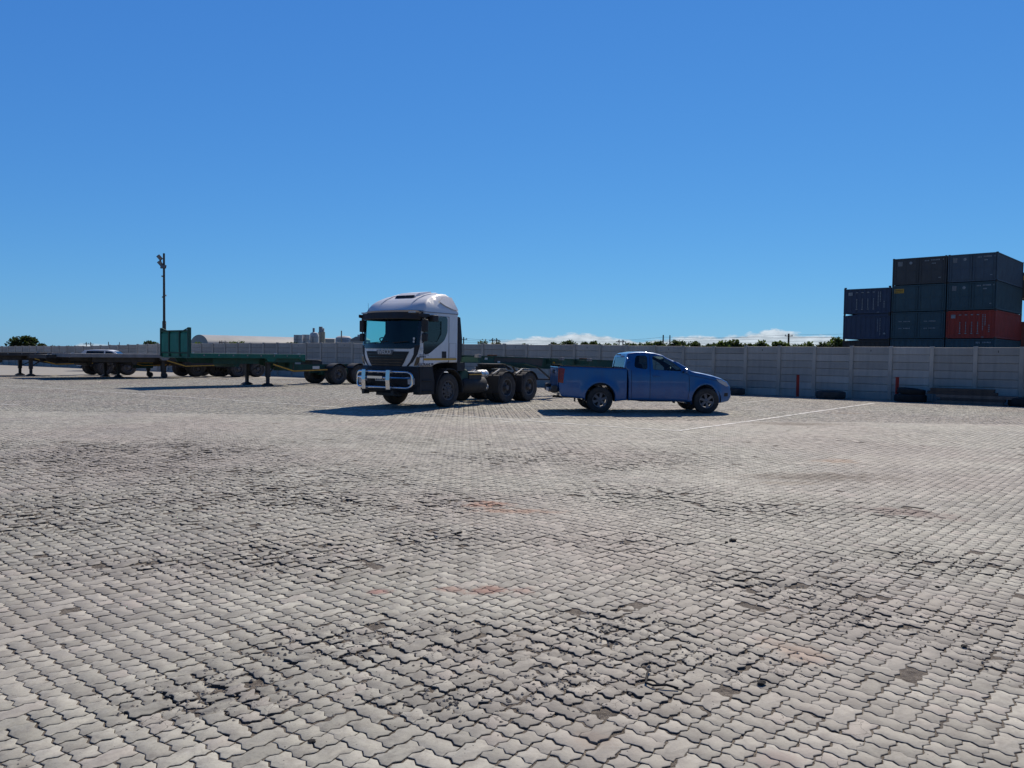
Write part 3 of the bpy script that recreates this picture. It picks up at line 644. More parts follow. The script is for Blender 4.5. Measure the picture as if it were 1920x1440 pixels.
fr_ = MB(); front_grid(fr_, 1.76, 1.90, -1.1, 1.1, .012, curve=lambda t: (-.9 - .2 * t ** .6, .9 + .2 * t ** .6)); front_grid(fr_, 2.66, 2.8, -1.15, 1.15, .012); 
for s in (-1, 1): front_grid(fr_, 1.86, 2.70, s * 1.06, s * 1.15, .012, n=3)
fr_.build('windscreen_surround', M['frit'], ws, smooth=True)
wp = MB().bar((1.5, -.55, 1.93), (1.46, .1, 1.98), .02, .02); wp.bar((1.5, .3, 1.93), (1.46, .85, 1.98), .02, .02); wp.v = [(v[0] + .08, v[1], v[2]) for v in wp.v]; wp.build('wiper', M['black'], ws)
for s in (1, -1):
    g = side_patch(MB(), [(1.44, 2.70), (.12, 2.74), (.12, 2.28), (.27, 2.02), (.98, 1.60), (1.46, 1.58)], s, ct_w, ct_warp, -.012).build('door_window', M['glasst'], TR)
    fb = MB(); outer = densify(fillet([(1.40, 2.70), (.12, 2.74), (.12, 2.28), (.27, 2.02), (.98, 1.62), (1.47, 1.60)][::-1], .12), .12); inner = win
    for rg, hl in ((outer, [densify([(1.30, 2.62), (.30, 2.62), (.30, 2.24), (.52, 1.94), (1.34, 1.92)][::-1] if s < 0 else [(1.22, 2.6), (.42, 2.6), (.42, 2.22), (.62, 1.98), (1.26, 1.98)][::-1], .15)]),):
        V, T = cdt_fill(rg, hl, .2); fb.add([ct_warp(x, s * (ct_w(x, z) + .006), z) for x, z in V], T)
    fb.build('window_frame', M['frit'], g)
    # door seams, handle, step well
    sm = MB()
    for a, b in (((1.47, 1.16), (1.45, 2.7)), ((.05, 1.37), (.05, 2.74)), ((.05, 2.74), (1.42, 2.76)), ((.05, 1.37), (.5, 1.345))):
        P = [Vector(ct_warp(x, s * (ct_w(x, z) + .001), z)) for x, z in densify([a, b], .15, closed=False)]
        for p, q in zip(P[:-1], P[1:]): sm.bar(p, q, .012, .012)
    sm.build('door_seam', M['black'], TR)
    MB().prism([(.17, 1.50), (.38, 1.50), (.38, 1.70), (.17, 1.70)], s * 1.185, s * 1.20).build('door_handle', M['black'], TR, bevel=.01)
    st = MB(); st.bar(ct_warp(-.33, s * 1.194, 1.47), ct_warp(1.44, s * 1.196, 1.46), .01, .06); st.build('reflective_stripe', M['amber'], TR)
# black sun visor with marker lamps
vz = MB()
for i in range(2): pass
ny = 14; vs = []
for (dx, z) in ((.02, 2.90), (.13, 2.84), (.18, 2.66), (.16, 2.63), (.02, 2.74)):
    for j in range(ny + 1):
        y = -1.17 + 2.34 * j / ny; v = ct_warp(1.42, y, z); vs.append((v[0] + dx, y, v[2] - .03 * (abs(y) / 1.2) ** 4))
vz.add(vs, [(i * (ny + 1) + j, i * (ny + 1) + j + 1, ((i + 1) % 5) * (ny + 1) + j + 1, ((i + 1) % 5) * (ny + 1) + j) for i in range(5) for j in range(ny)] + [tuple(i * (ny + 1) for i in range(5)), tuple(i * (ny + 1) + ny for i in range(5))])
vis = vz.build('sun_visor', M['black'], TR, smooth=True)
for s in (-1, 1):
    MB().prism([(.98, 2.79), (1.46, 2.79), (1.46, 2.70), (1.2, 2.66), (1.0, 2.72)], s * 1.18, s * 1.215).build('visor_side', M['black'], vis, bevel=.008)
    MB().box(1.45, 1.485, s * .95 - .12, s * .95 + .12, 2.81, 2.85).build('marker_lamp', M['lens'], vis)
# front mask
gl = MB(); front_grid(gl, 1.245, 1.68, -.72, .72, .012, curve=lambda t: (-.60 - .26 * t ** .8, .60 + .26 * t ** .8))
grille = gl.build('grille', M['black'], TR, smooth=True)
sl = MB()
for k in range(5): front_grid(sl, 1.27 + k * .08, 1.285 + k * .08, -.58 - .04 * k, .58 + .04 * k, .022, mz=1)
sl.build('grille_slat', M['frit'], grille)
bd = MB(); front_grid(bd, 1.585, 1.72, -.34, .34, .022, mz=2, curve=lambda t: (-.27 - .08 * t, .27 + .08 * t)); badge = bd.build('badge_panel', M['greysteel'], grille)
Mx = Matrix.Translation((1.605, 0, 1.66)) @ Matrix.Rotation(PI / 2, 4, 'Z') @ Matrix.Rotation(PI / 2, 4, 'X')
text_obj('IVECO', .18, M['plate'], grille, 'badge_letters', Mx, .008, .004)
for s in (-1, 1):
    MB().prism([(1.12, 1.16), (1.2, 1.18), (1.22, 1.44), (1.245, 1.9), (1.13, 1.92), (1.06, 1.9)], 0, 0) if 0 else None
    ap = MB(); vs = []
    for (ya, yb, z) in ((.76, .82, 1.25), (.88, .97, 1.38), (.99, 1.10, 1.6), (1.0, 1.16, 1.86)):
        for y in (ya, (ya + yb) / 2, yb): v = ct_warp(front_x(z), s * y, z); vs.append((v[0] + .013, v[1], v[2]))
    ap.add(vs, [(i * 3 + j, i * 3 + j + 1, (i + 1) * 3 + j + 1, (i + 1) * 3 + j) for i in range(3) for j in range(2)]); ap.build('corner_duct', M['black'], TR)
    hl = MB(); vs = []
    for (ya, yb, z) in ((.99, 1.06, 1.27), (1.02, 1.14, 1.36), (1.08, 1.17, 1.52)):
        for y in (ya, yb): v = ct_warp(front_x(z), s * y, z); vs.append((v[0] + .015, v[1], v[2]))
    hl.add(vs, [(0, 1, 3, 2), (2, 3, 5, 4)]); hl.build('corner_lamp', M['frit'], TR)
# bumper, lower skirts, steps
bp_ = MB(); vs = []
for z, x in ((1.245, 1.54), (1.2, 1.58), (1.10, 1.62), (.72, 1.63), (.50, 1.54), (.44, 1.42)):
    for j in range(13):
        y = -1.17 + 2.34 * j / 12; s_ = abs(y) / 1.17; vs.append((x - .2 * s_ ** 3.5, y, z + (.12 * s_ ** 4 if z < .6 else 0)))
bp_.add(vs, [(i * 13 + j, i * 13 + j + 1, (i + 1) * 13 + j + 1, (i + 1) * 13 + j) for i in range(5) for j in range(12)])
bp_.box(.75, 1.42, -1.15, 1.15, .5, 1.24); bump = bp_.build('bumper', M['black'], TR, smooth=True)
for s in (-1, 1):
    b2 = MB(); b2.box(1.40, 1.47, s * .92 - .17, s * .92 + .17, .72, .9); b2.v = [(v[0] + .08, v[1], v[2]) for v in b2.v]; b2.build('headlight', M['lens'], bump, bevel=.01)
MB().box(1.635, 1.65, -.32, .22, .80, .93).build('number_plate', M['plate'], bump)
ptx = MB()
for k in range(7): ptx.box(1.651, 1.653, -.28 + k * .07, -.28 + k * .07 + .035, .83, .90)
ptx.build('plate_marks', M['text_dark'], bump)
for y in (-.18, .1): MB().box(1.66, 1.68, y - .05, y + .05, 1.03, 1.08).build('bumper_reflector', M['lens'], bump)
for s in (-1, 1):
    sp = MB()
    sp.prism([(.68, .42), (1.36, .42), (1.36, 1.24), (.78, 1.24), (.72, 1.0), (.66, .8)], s * .92, s * 1.17)
    for z in (.52, .82): sp.box(.8, 1.25, s * 1.17 if s > 0 else s * 1.205, s * 1.205 if s > 0 else s * 1.17, z, z + .03)
    sp.build('step_box', M['black'], TR, bevel=.02)
MB().box(1.3, 1.42, -.5, .5, .36, .46).build('underrun_beam', M['chassis'], TR)
for y in (-.75, .42): MB().box(1.5, 1.72, y - .05, y + .05, .40, .52).tube([(1.6, y - .12, .46), (1.6, y + .12, .46)], .04).build('tow_hook', M['chassis'], TR)
# chrome bull bar
bb = MB(); XB = 1.86
def rr_loop(y0, y1, z0, z1, r, x):
    P = []
    for cy, cz, a in ((y1 - r, z1 - r, 0), (y0 + r, z1 - r, 90), (y0 + r, z0 + r, 180), (y1 - r, z0 + r, 270)):
        for k in range(5): t = rad(a + 90 * k / 4); P.append((cy + r * math.cos(t), cz + r * math.sin(t)))
    return [(x - .25 * (abs(y) / 1.2) ** 4, y, z) for y, z in P]
lp = rr_loop(-.92, 1.14, .62, 1.08, .15, XB); dense = densify([Vector(p) for p in lp], .12)
bb.tube([tuple(p) for p in dense], .036, 10, closed=True)
zm = .91; bb.tube([(XB - .25 * (abs(y) / 1.2) ** 4, y, zm) for y in np.linspace(-.91, 1.13, 15)], .03, 8)
bull = bb.build('bull_bar', M['chrome'], TR, smooth=True)
for y in (-.55, .42): MB().prism([(XB - .05, .56), (XB + .045, .56), (XB + .065, .84), (XB + .045, 1.14), (XB - .05, 1.14)], y - .075, y + .075).build('bull_bar_upright', M['chrome'], bull, bevel=.012)
for y in (-.55, .42): MB().box(1.55, XB - .04, y - .04, y + .04, .6, .72).build('bull_bar_bracket', M['chassis'], bull)
MB().box(XB + .03, XB + .045, -.40, .2, .88, .95).build('bar_plate', M['chrome'], bull)
# roof hatch, ribs, rear side wings and roof seam
def roofz(x):
    rf = [(1.40, 2.86)] + roof[:8]
    for (a, za), (b, zb) in zip(rf[:-1], rf[1:]):
        if b <= x <= a: return za + (zb - za) * (a - x) / (a - b)
    return 3.4
ht = MB(); vs = []
for x, dz in ((.74, .0), (.70, .05), (.5, .075), (.0, .07), (-.12, .0)):
    for y in (-.42, -.38, 0, .38, .42): vs.append((x - .05 * abs(y), y, roofz(x) + dz * (1.3 if abs(y) < .40 else 0) - .004))
ht.add(vs, [(i * 5 + j, i * 5 + j + 1, (i + 1) * 5 + j + 1, (i + 1) * 5 + j) for i in range(4) for j in range(4)]); ht.build('roof_hatch', M['white'], TR)
MB().add([(.76, -.38, roofz(.76) + .012), (.76, .38, roofz(.76) + .012), (.685, .36, roofz(.7) + .075), (.685, -.36, roofz(.7) + .075)], [(0, 1, 2, 3)]).build('hatch_shade', M['black'], TR)
for s in (-1, 1):
    rb = MB(); rb.tube([(x, s * (.62 + .0 * x), roofz(x) + .0) for x in (1.1, .9, .6, .3, 0, -.15)], [.01, .025, .035, .04, .04, .02], 8); rb.build('roof_rib', M['white'], cab, smooth=True)
    wg = MB(); P = [(.45, 3.20), (.2, 3.33), (-.1, 3.37), (-.3, 3.36), (-.36, 3.1), (-.40, 2.95), (-.1, 3.0), (.2, 3.08)]
    side_patch(wg, P, s, ct_w, ct_warp, .03); wg.build('roof_wing', M['white'], TR, smooth=True)
for s in (-1, 1): MB().bar((-.38, s * 1.188, 2.845), (1.3, s * 1.188, 2.845), .02, .02).build('roof_seam', M['greysteel'], TR)
for s in (-1, 1): MB().prism([(-.42, 1.36), (-.42, 2.78), (-.53, 2.76), (-.63, 2.1), (-.63, 1.6), (-.55, 1.36)], s * 1.14, s * 1.18).build('side_deflector', M['black'], TR, bevel=.01)
# mirrors
for s in (-1, 1):
    my = 1.3 if s > 0 else 1.2; ar = MB(); ar.tube([(1.25, s * 1.16, 2.66), (1.30, s * my, 2.64), (1.30, s * my, 2.0), (1.27, s * 1.18, 1.95)], .018, 6); mr_ = ar.build('mirror_arm', M['black'], TR)
    MB().box(1.23, 1.36, s * my - .09, s * my + .09, 2.26, 2.62).build('mirror', M['black'], mr_, bevel=.03)
    MB().box(1.23, 1.36, s * my - .08, s * my + .08, 1.98, 2.22).build('mirror', M['black'], mr_, bevel=.03)
    MB().tube([(1.2, s * 1.05, 2.86), (1.22, s * 1.05, 3.15)], .006, 4).build('aerial', M['black'], TR) if s < 0 else None
MB().box(.72, .98, 1.185, 1.34, 2.58, 2.76).build('kerb_mirror', M['black'], TR, bevel=.02)
# cab inside
it = MB(); it.box(.95, 1.36, -1.08, 1.08, 1.26, 1.86); it.box(-.33, -.28, -1.1, 1.1, 1.37, 2.8); it.box(-.33, 1.3, -1.1, 1.1, 1.37, 1.42); it.box(-.28, .1, -1.08, 1.08, 1.4, 1.8)
it.build('cab_interior', M['dash'], TR)
for y in (-.68, .62):
    stt = MB(); stt.box(.05, .5, y - .24, y + .24, 1.45, 1.75); stt.prism([(.05, 1.7), (.2, 1.7), (.08, 2.35), (-.05, 2.35)], y - .23, y + .23); stt.box(-.02, .08, y - .13, y + .13, 2.36, 2.55)
    if y > 0: stt.build('seat', M['seat'], TR, bevel=.04)
swh = MB(); swc = Vector((.86, -.6, 1.98)); axv = Vector((-.5, 0, .86)).normalized(); e1 = Vector((0, 1, 0)); e2 = axv.cross(e1)
swh.tube([swc + (e1 * math.cos(2 * PI * k / 20) + e2 * math.sin(2 * PI * k / 20)) * .23 for k in range(20)], .018, 6, closed=True); swh.tube([swc - e1 * .22, swc + e1 * .22], .02, 6); swh.tube([swc, swc - axv * .3], .035, 6)
swh.build('steering_wheel', M['black'], TR, smooth=True)
for z_, r_ in ((1.97, .035), (2.06, .04)): MB().lathe([(r_, 0), (.001, .002)], 14, Matrix.Translation((front_x(z_) - .10, 1.0, z_)) @ Matrix.Rotation(-PI / 2, 4, 'Z')).build('licence_disc', M['plate'], ws)
MB().lathe([(.06, 0), (.001, .004)], 16, Matrix.Translation((1.3, 1.205, 1.74))).build('window_sticker', M['plate'], TR)
# lettering on the door
Ms = lambda x, z: Matrix.Translation((x, 1.192, z)) @ Matrix.Rotation(PI, 4, 'Z') @ Matrix.Rotation(PI / 2, 4, 'X')
text_obj('BELLTRANS PE', .115, M['text_dark'], TR, 'door_lettering', Ms(1.13, 1.30), .002, .002)
text_obj('STRALIS', .05, M['text_dark'], TR, 'model_lettering', Ms(1.2, 1.585), .002) if 0 else None
lm = MB()
for k in range(8): lm.box(1.40 - .055 * k, 1.40 - .055 * k - .03, 1.186, 1.196, 1.575, 1.595)
for k in range(5): lm.box(1.40 - .06 * k, 1.40 - .06 * k - .045, 1.186, 1.196, 1.515, 1.545)
lm.build('model_marks', M['text_dark'], TR)
hp = MB()
for a, b in (((.02, 1.52), (-.3, 1.52)), ((-.3, 1.52), (-.3, 1.95)), ((-.3, 1.95), (.02, 1.95)), ((.02, 1.95), (.02, 1.52))): hp.bar((a[0], 1.191, a[1]), (b[0], 1.191, b[1]), .006, .006)
hp.build('locker_seam', M['greysteel'], TR)
# front arches, frame, axles, tanks
fa = MB()
for s in (-1, 1):
    fender_arc(fa, 0, .53, .66, s * .86, s * 1.22, rad(-8), rad(188), .03)
fa.box(-.75, -.36, -1.2, 1.2, 1.1, 1.36); fa.build('front_mudguard', M['black'], TR)
chs = MB()
for s in (-1, 1): chs.box(-5.35, .9, s * .42 - .05, s * .42 + .05, .72, .98)
for x in (-5.3, -4.5, -3.1, -2.2, -1.2): chs.box(x - .05, x + .05, -.42, .42, .75, .95)
for x in (0, -3.12, -4.52): chs.tube([(x, -1, .53), (x, 1, .53)], .09, 8)
for x in (-3.12, -4.52): chs.tube([(x, -.22, .53), (x, 0, .53), (x, .22, .53)], [.12, .27, .12], 10)
chs.box(-.3, .9, -.45, .45, .5, 1.2); chs.build('chassis', M['chassis'], TR)
dkp = MB(); dkp.box(-2.0, -.7, -.5, .9, 1.0, 1.03); dkp.box(-.95, -.6, .1, .8, 1.1, 1.35); dkp.build('catwalk', M['alu'], TR)
MB().tube([(-.62, .75, 1.38), (-.62, .75, 1.5)], [.09, .05], 10).build('air_intake', M['lens'], TR)
fw = MB(); fw.zlathe([(.02, 1.30), (.48, 1.30), (.5, 1.26), (.48, 1.2), (.02, 1.2)], 20, (-3.85, 0, 0)); fw.box(-4.1, -3.6, -.5, .5, .98, 1.2); fw.prism([(-4.3, 1.22), (-4.7, 1.08), (-4.7, 1.12), (-4.3, 1.27)], -.3, .3); fw.build('fifth_wheel', M['chassis'], TR)
tk = MB(); tk.lathe([(.001, -.62), (.25, -.62), (.28, -.56), (.28, .56), (.25, .62), (.001, .62)], 20, Matrix.Translation((-1.3, .98, .66)) @ Matrix.Rotation(PI / 2, 4, 'Z')); tank = tk.build('fuel_tank', M['black'], TR, smooth=True)
bt = MB(); bt.box(-1.66, -.98, .72, 1.2, .82, 1.05); bt.build('battery_box', M['black'], TR, bevel=.02)
bl = MB(); bl.box(-1.66, -.98, 1.2, 1.212, .97, 1.0); bl.build('yellow_strip', M['amber'], tank)
MB().box(-1.64, -1.0, .75, 1.18, 1.05, 1.07).build('battery_lid', M['alu'], TR)
ac = MB(); ac.lathe([(.001, -.14), (.2, -.14), (.24, -.1), (.24, .1), (.2, .14), (.001, .14)], 18, Matrix.Translation((-.82, 1.02, .93))); ac.build('air_filter', M['dgreen'], TR, smooth=True)
for z in (.98, .56):
    at_ = MB(); at_.lathe([(.001, -.26), (.11, -.26), (.14, -.2), (.14, .2), (.11, .26), (.001, .26)], 16, Matrix.Translation((-1.98, .95, z)) @ Matrix.Rotation(PI / 2, 4, 'Z')); a_ = at_.build('air_tank', M['alu'], TR, smooth=True)
    sb = MB()
    for dx in (-.1, .12): sb.lathe([(.146, -.015), (.146, .015)], 16, Matrix.Translation((-1.98 + dx, .95, z)) @ Matrix.Rotation(PI / 2, 4, 'Z'))
    sb.build('tank_strap', M['chrome'], a_)
hose = MB()
for k, y in enumerate((-.2, 0, .2)): hose.tube([(-.5, y, 1.6), (-.8, y + .05, 1.25), (-1.3, y, 1.15), (-1.45, y, 1.5)], .014, 6)
hose.build('air_hose', M['amber'], TR, smooth=True)
for s in (-1, 1):
    put_wheel(W_STEER, TR, 0, s * 1.02, .515, s < 0)
    for x in (-3.12, -4.52):
        put_wheel(W_DUAL, TR, x, s * 1.07, .515, s < 0); put_wheel(W_DUAL, TR, x, s * .75, .515, s < 0)
        mg = MB(); fender_arc(mg, x, .50, .575, s * .62, s * 1.24, rad(25), rad(155), .015)
        mg.prism([(x + .50, .95), (x + .56, .92), (x + .60, .35), (x + .58, .35)], s * .62, s * 1.24); mg.build('mudguard', M['black'], TR, smooth=True)
        bk = MB(); bk.bar((x + .5, s * .95, .98), (x + .1, s * .95, 1.14), .06, .02); bk.bar((x + .05, s * .6, 1.14), (x + .05, s * 1.2, 1.14), .08, .02); bk.build('mudguard_bracket', M['alu'], TR)

# ------------------------------------------------------------------ skeletal container trailer coupled behind it
SK = thing('skeletal_trailer', 'dark green skeletal container trailer coupled behind the white truck and reaching behind the blue pickup', 'trailer', (-2.8975, 24.33, 0), rad(-124))
def skz(x): return 1.58 - (x + 1.4) * -.0139
sb = MB()
for s in (-1, 1):
    ptop = [(-1.35, 1.58), (-13.2, 1.42)]; pbot = [(-13.2, 1.08), (-6.7, 1.12), (-6.35, 1.14), (-5.2, 1.31), (-1.5, 1.36), (-1.35, 1.42)]
    sb.prism(ptop + pbot, s * .5 - .02, s * .5 + .02)
    for zt in (0, 1):
        P = ptop if zt == 0 else [(-1.5, 1.36), (-5.2, 1.31), (-6.35, 1.14), (-6.7, 1.12), (-13.2, 1.08)]
        for a, b in zip(P[:-1], P[1:]): sb.bar((a[0], s * .5, a[1]), (b[0], s * .5, b[1]), .14, .022)
beam = sb.build('main_beam', M['dgreen'], SK)
pr = MB(); pr.prism([(-3.3, 1.53), (-6.5, 1.49), (-6.4, 1.2), (-5.2, 1.34), (-3.3, 1.37)], .521, .526); pr.build('primer_patch', M['rusty'], beam)
cm = MB()
for x in (-1.5, -2.7, -5, -6.8, -9, -11, -13.1): cm.box(x - .07, x + .07, -1.2 if x in (-1.5, -6.8, -13.1, -9) else -.5, 1.2 if x in (-1.5, -6.8, -13.1, -9) else .5, skz(x) - .2, skz(x) - .04)
cm.build('cross_member', M['dgreen'], SK)
for x in (-1.5, -6.8, -9, -13.1):
    for s in (-1, 1): MB().box(x - .08, x + .08, s * 1.15 - .08, s * 1.15 + .08, skz(x) - .06, skz(x) + .05).build('twist_lock', M['greysteel'], SK, bevel=.01)
for x, m_ in ((-3.3, 'rust'), (-9.8, 'rust')): MB().box(x - .12, x + .12, .3, .55, skz(x) + .0, skz(x) + .07).build('lock_housing', M[m_], SK, bevel=.01)
for x, z in ((-2.8, 1.48), (-3.55, 1.36)): MB().box(x - .08, x + .08, .528, .534, z - .03, z + .04).build('small_plate', M['plate'], SK)
for s in (-1, 1):
    lg = MB(); lg.box(-7.0, -6.84, s * .75 - .08, s * .75 + .08, .5, 1.3); lg.box(-6.98, -6.86, s * .75 - .06, s * .75 + .06, .28, .5); lg.bar((-6.92, s * .75, .62), (-6.0, s * .55, 1.2), .05, .05); leg = lg.build('landing_leg', M['chassis'], SK)
    MB().box(-7.08, -6.76, s * .75 - .14, s * .75 + .14, .24, .29).build('foot', M['chassis'], leg)
    MB().bar((-6.6, s * .9, 1.36), (-7.2, s * .9, 1.3), .03, .04).build('side_light_bar', M['amber'], SK)
    for x in (-11.5, -12.8):
        put_wheel(W_TRL, SK, x, s * 1.05, .5, s < 0); put_wheel(W_TRL, SK, x, s * .73, .5, s < 0)
uc = MB(); uc.tube([(-11.5, -.95, .5), (-11.5, .95, .5)], .07); uc.tube([(-12.8, -.95, .5), (-12.8, .95, .5)], .07)
for s in (-1, 1): uc.box(-13.1, -10.8, s * .5 - .04, s * .5 + .04, .62, 1.08)
uc.bar((-6.92, -.75, .7), (-6.92, .75, .7), .05, .05); uc.build('running_gear', M['chassis'], SK)

# ------------------------------------------------------------------ blue pickup
prr = gp(1123, 773.5); pfr = gp(1322, 775); hd = (pfr - prr); hd.z = 0; hd.normalize(); left = Vector((-hd.y, hd.x, 0)); po = prr + left * .78
PU = thing('pickup_truck', 'blue extended cab pickup parked side on with its nose to the right', 'pickup truck', (po.x, po.y, 0), math.atan2(hd.y, hd.x))
WB = 3.12; BELT = 1.19
def pu_w(x, z):
    wv = .925 - .10 * max(0, (.62 - z)) - .055 * max(0, z - .95)
    if z > BELT and x > .79: wv -= (z - BELT) * .27
    if x > 3.1: wv -= .13 * ((x - 3.1) / .75) ** 2
    if x < -.9: wv -= .05 * ((-.9 - x) / .3) ** 2
    return wv
def arch_bulge(x, z):
    b = 0
    for cx in (0, WB):
        d = math.hypot(x - cx, z - .37)
        if d < .62 and z > .2: b += .035 * math.cos(min(1, max(0, (d - .43)) / .19) * PI / 2)
    return b
def pu_wb(x, z): return pu_w(x, z) + arch_bulge(x, z)
def pu_warp(x, y, z):
    s = min(1.0, abs(y) / .9)
    if x > 2.9: x -= .11 * s ** 3 * min(1, (x - 2.9) / .6)
    if z > 1.5: z -= .03 * s ** 3
    if .95 < z < 1.3 and x > 2.5: z -= .035 * s ** 3
    if 1.9 < x < 2.9 and z > 1.2: x -= .04 * s ** 2 * min(1, (2.9 - x) / .3)
    return (x, y, z)
arcF = circ(WB, .37, .435, 16, rad(172), rad(8)) if 0 else [(WB + .435 * math.cos(rad(a)), .40 + .435 * math.sin(rad(a))) for a in np.linspace(200, -14, 18)]
arcR = [(.435 * math.cos(rad(a)), .42 + .435 * math.sin(rad(a))) for a in np.linspace(190, -12, 18)]
bodyo = [(.82, .36)] + [(2.64, .33)] + arcF + [(3.66, .31), (3.88, .36), (3.96, .48), (3.955, .62), (3.91, .80), (3.82, .93), (3.66, 1.03), (3.40, 1.11), (3.05, 1.18), (2.78, 1.225), (2.70, 1.25), (2.24, 1.51), (2.02, 1.60), (1.85, 1.685), (1.6, 1.745), (1.32, 1.77), (1.05, 1.765), (.87, 1.735), (.80, 1.70), (.76, 1.60), (.70, 1.30), (.79, 1.22), (.82, .9)]
bodyo = densify(bodyo, .1)
w1 = densify(fillet([(.98, 1.31), (1.37, 1.25), (1.38, 1.67), (1.04, 1.67)], .09), .12)
w2 = densify(fillet([(1.53, 1.25), (2.40, 1.215), (2.38, 1.30), (2.05, 1.55), (1.88, 1.64), (1.53, 1.67)], .06), .12)
def pu_skip(x, z, s):
    if z > 1.24 and x > 1.95 and z < 1.66 and abs(s) < .90: return True
    if .70 < x < .80 and 1.32 < z < 1.62 and abs(s) < .85: return True
    return False
body = shell('body', M['blue'], PU, bodyo, [w1, w2], pu_wb, pu_warp, pu_skip, r=.045, nS=12, g=.1)
bedo = [(-1.10, .46), (-.46, .40)] + arcR + [(.70, .36), (.775, .37), (.775, 1.262), (.70, 1.272), (-1.13, 1.325), (-1.17, 1.31), (-1.20, 1.1), (-1.18, .6)]
bedo = densify(bedo, .1)
bed = shell('load_bed', M['blue'], PU, bedo, [], pu_wb, lambda x, y, z: (x, y, z), lambda x, z, s: z > 1.25 and x < .72 and abs(s) < .93 or (x > .7 and z < 1.2), r=.03, nS=14, g=.1)
ln = MB(); ln.box(-1.12, .72, -.84, .84, .78, .80)
for s in (-1, 1): ln.box(-1.12, .72, s * .84 - .02, s * .84 + .02, .80, 1.26)
ln.box(.70, .73, -.84, .84, .8, 1.26); ln.box(-1.13, -1.11, -.84, .84, .8, 1.29); ln.build('bed_liner', M['black'], PU)
for s in (-1, 1): MB().bar((-1.15, s * .865, 1.332), (.74, s * .85, 1.277), .07, .014).build('bed_rail_cap', M['rusty'], bed)
def pgl(poly, nm, s, m_): return side_patch(MB(), poly, s, pu_wb, pu_warp, -.018, .15).build(nm, m_, PU)
for s in (-1, 1):
    pgl([(.95, 1.27), (1.40, 1.22), (1.40, 1.69), (1.02, 1.69)], 'rear_side_window', s, M['glassd']); pgl([(1.50, 1.22), (2.38, 1.19), (2.38, 1.3), (2.03, 1.57), (1.85, 1.67), (1.51, 1.69)], 'door_window', s, M['glasst'])
def skin_grid(mb, pts, smax, n=8, off=.0):
    vs = []
    for (x, z) in pts:
        for j in range(n + 1): y = (2 * j / n - 1) * smax * (pu_wb(x, z) - .045); v = pu_warp(x, y, z); vs.append((v[0] + off, v[1], v[2] + off * .6))
    mb.add(vs, [(i * (n + 1) + j, i * (n + 1) + j + 1, (i + 1) * (n + 1) + j + 1, (i + 1) * (n + 1) + j) for i in range(len(pts) - 1) for j in range(n)]); return mb
skin_grid(MB(), [(2.68, 1.255), (2.24, 1.51), (2.02, 1.60), (1.93, 1.645)], .93, off=-.006).build('windscreen', M['glasst'], PU, smooth=True)
rwn = skin_grid(MB(), [(.708, 1.31), (.76, 1.6), (.785, 1.65)], .9, off=.006).build('rear_window', M['glasst'], PU, smooth=True)
sm = MB()
def seam(pts, s, off=.002):
    P = [Vector(pu_warp(x, s * (pu_wb(x, z) + off), z)) for x, z in densify(pts, .1, closed=False)]
    for p, q in zip(P[:-1], P[1:]): sm.bar(p, q, .009, .009)
for s in (-1, 1):
    seam([(1.45, .40), (1.44, 1.2), (1.455, 1.70)], s); seam([(2.56, .40), (2.60, .7), (2.58, 1.15), (2.45, 1.22)], s); seam([(.90, .40), (.90, 1.22)], s); seam([(.90, .385), (2.56, .375)], s)
    seam([(2.62, 1.13), (3.1, 1.06), (3.55, .98)], s)
sm.build('door_seam', M['black'], PU)
for s in (-1, 1):
    hx = 1.62; MB().bar((hx - .1, s * (pu_wb(hx, 1.07) + .02), 1.075), (hx + .11, s * (pu_wb(hx, 1.07) + .02), 1.07), .03, .035).build('door_handle', M['blue'], PU, bevel=.008)
    mrb = MB(); mrb.box(2.40, 2.50, s * 1.03 - .09, s * 1.03 + .09, 1.17, 1.30); mi = mrb.build('mirror', M['blue'], PU, bevel=.03); MB().bar((2.42, s * .9, 1.19), (2.42, s * 1.0, 1.2), .05, .04).build('mirror_stalk', M['black'], mi)
    tl = MB(); P = [(-1.19, .86), (-1.07, .84), (-1.05, 1.08), (-1.02, 1.25), (-1.15, 1.28), (-1.19, 1.2)]
    side_patch(tl, P, s, lambda x, z: pu_wb(x, z), lambda x, y, z: (x, y, z), .008); tl.box(-1.215, -1.19, s * .88 - .035 if s > 0 else s * .88 - .035, s * .88 + .035, .86, 1.26); tl.build('tail_light', M['red'], PU)
    hl = MB(); P = [(3.50, 1.04), (3.66, 1.01), (3.80, .92), (3.88, .80), (3.80, .79), (3.62, .89)]
    side_patch(hl, P, s, pu_wb, pu_warp, .008, .08); hl.build('headlight', M['lens'], PU, smooth=True)
    fl = MB(); side_patch(fl, [(3.74, .50), (3.86, .50), (3.86, .60), (3.76, .60)], s, pu_wb, pu_warp, .006, .08); fl.build('fog_lamp', M['black'], PU)
    # mud flap, wheels
    MB().box(-.47, -.455, s * .76 - .12, s * .76 + .12, .22, .55).build('mud_flap', M['rubber'], PU); MB().box(WB - .49, WB - .475, s * .76 - .12, s * .76 + .12, .2, .5).build('mud_flap', M['rubber'], PU)
    put_wheel(W_PICK, PU, 0, s * .80, .37, s < 0); put_wheel(W_PICK, PU, WB, s * .80, .37, s < 0)
    aw = MB()
    for cx, z_ in ((0, .42), (WB, .40)): fender_arc(aw, cx, z_, .43, s * .55, s * .9, rad(-10), rad(190), .01, 14)
    aw.build('wheel_arch_liner', M['black'], PU)
bmp = MB(); bmp.box(-1.40, -1.19, -.80, .80, .56, .68); bmp.box(-1.38, -1.22, -.9, -.55, .58, .78); bmp.box(-1.38, -1.22, .55, .9, .58, .78); bmp.build('rear_bumper', M['chassis'], PU, bevel=.04)
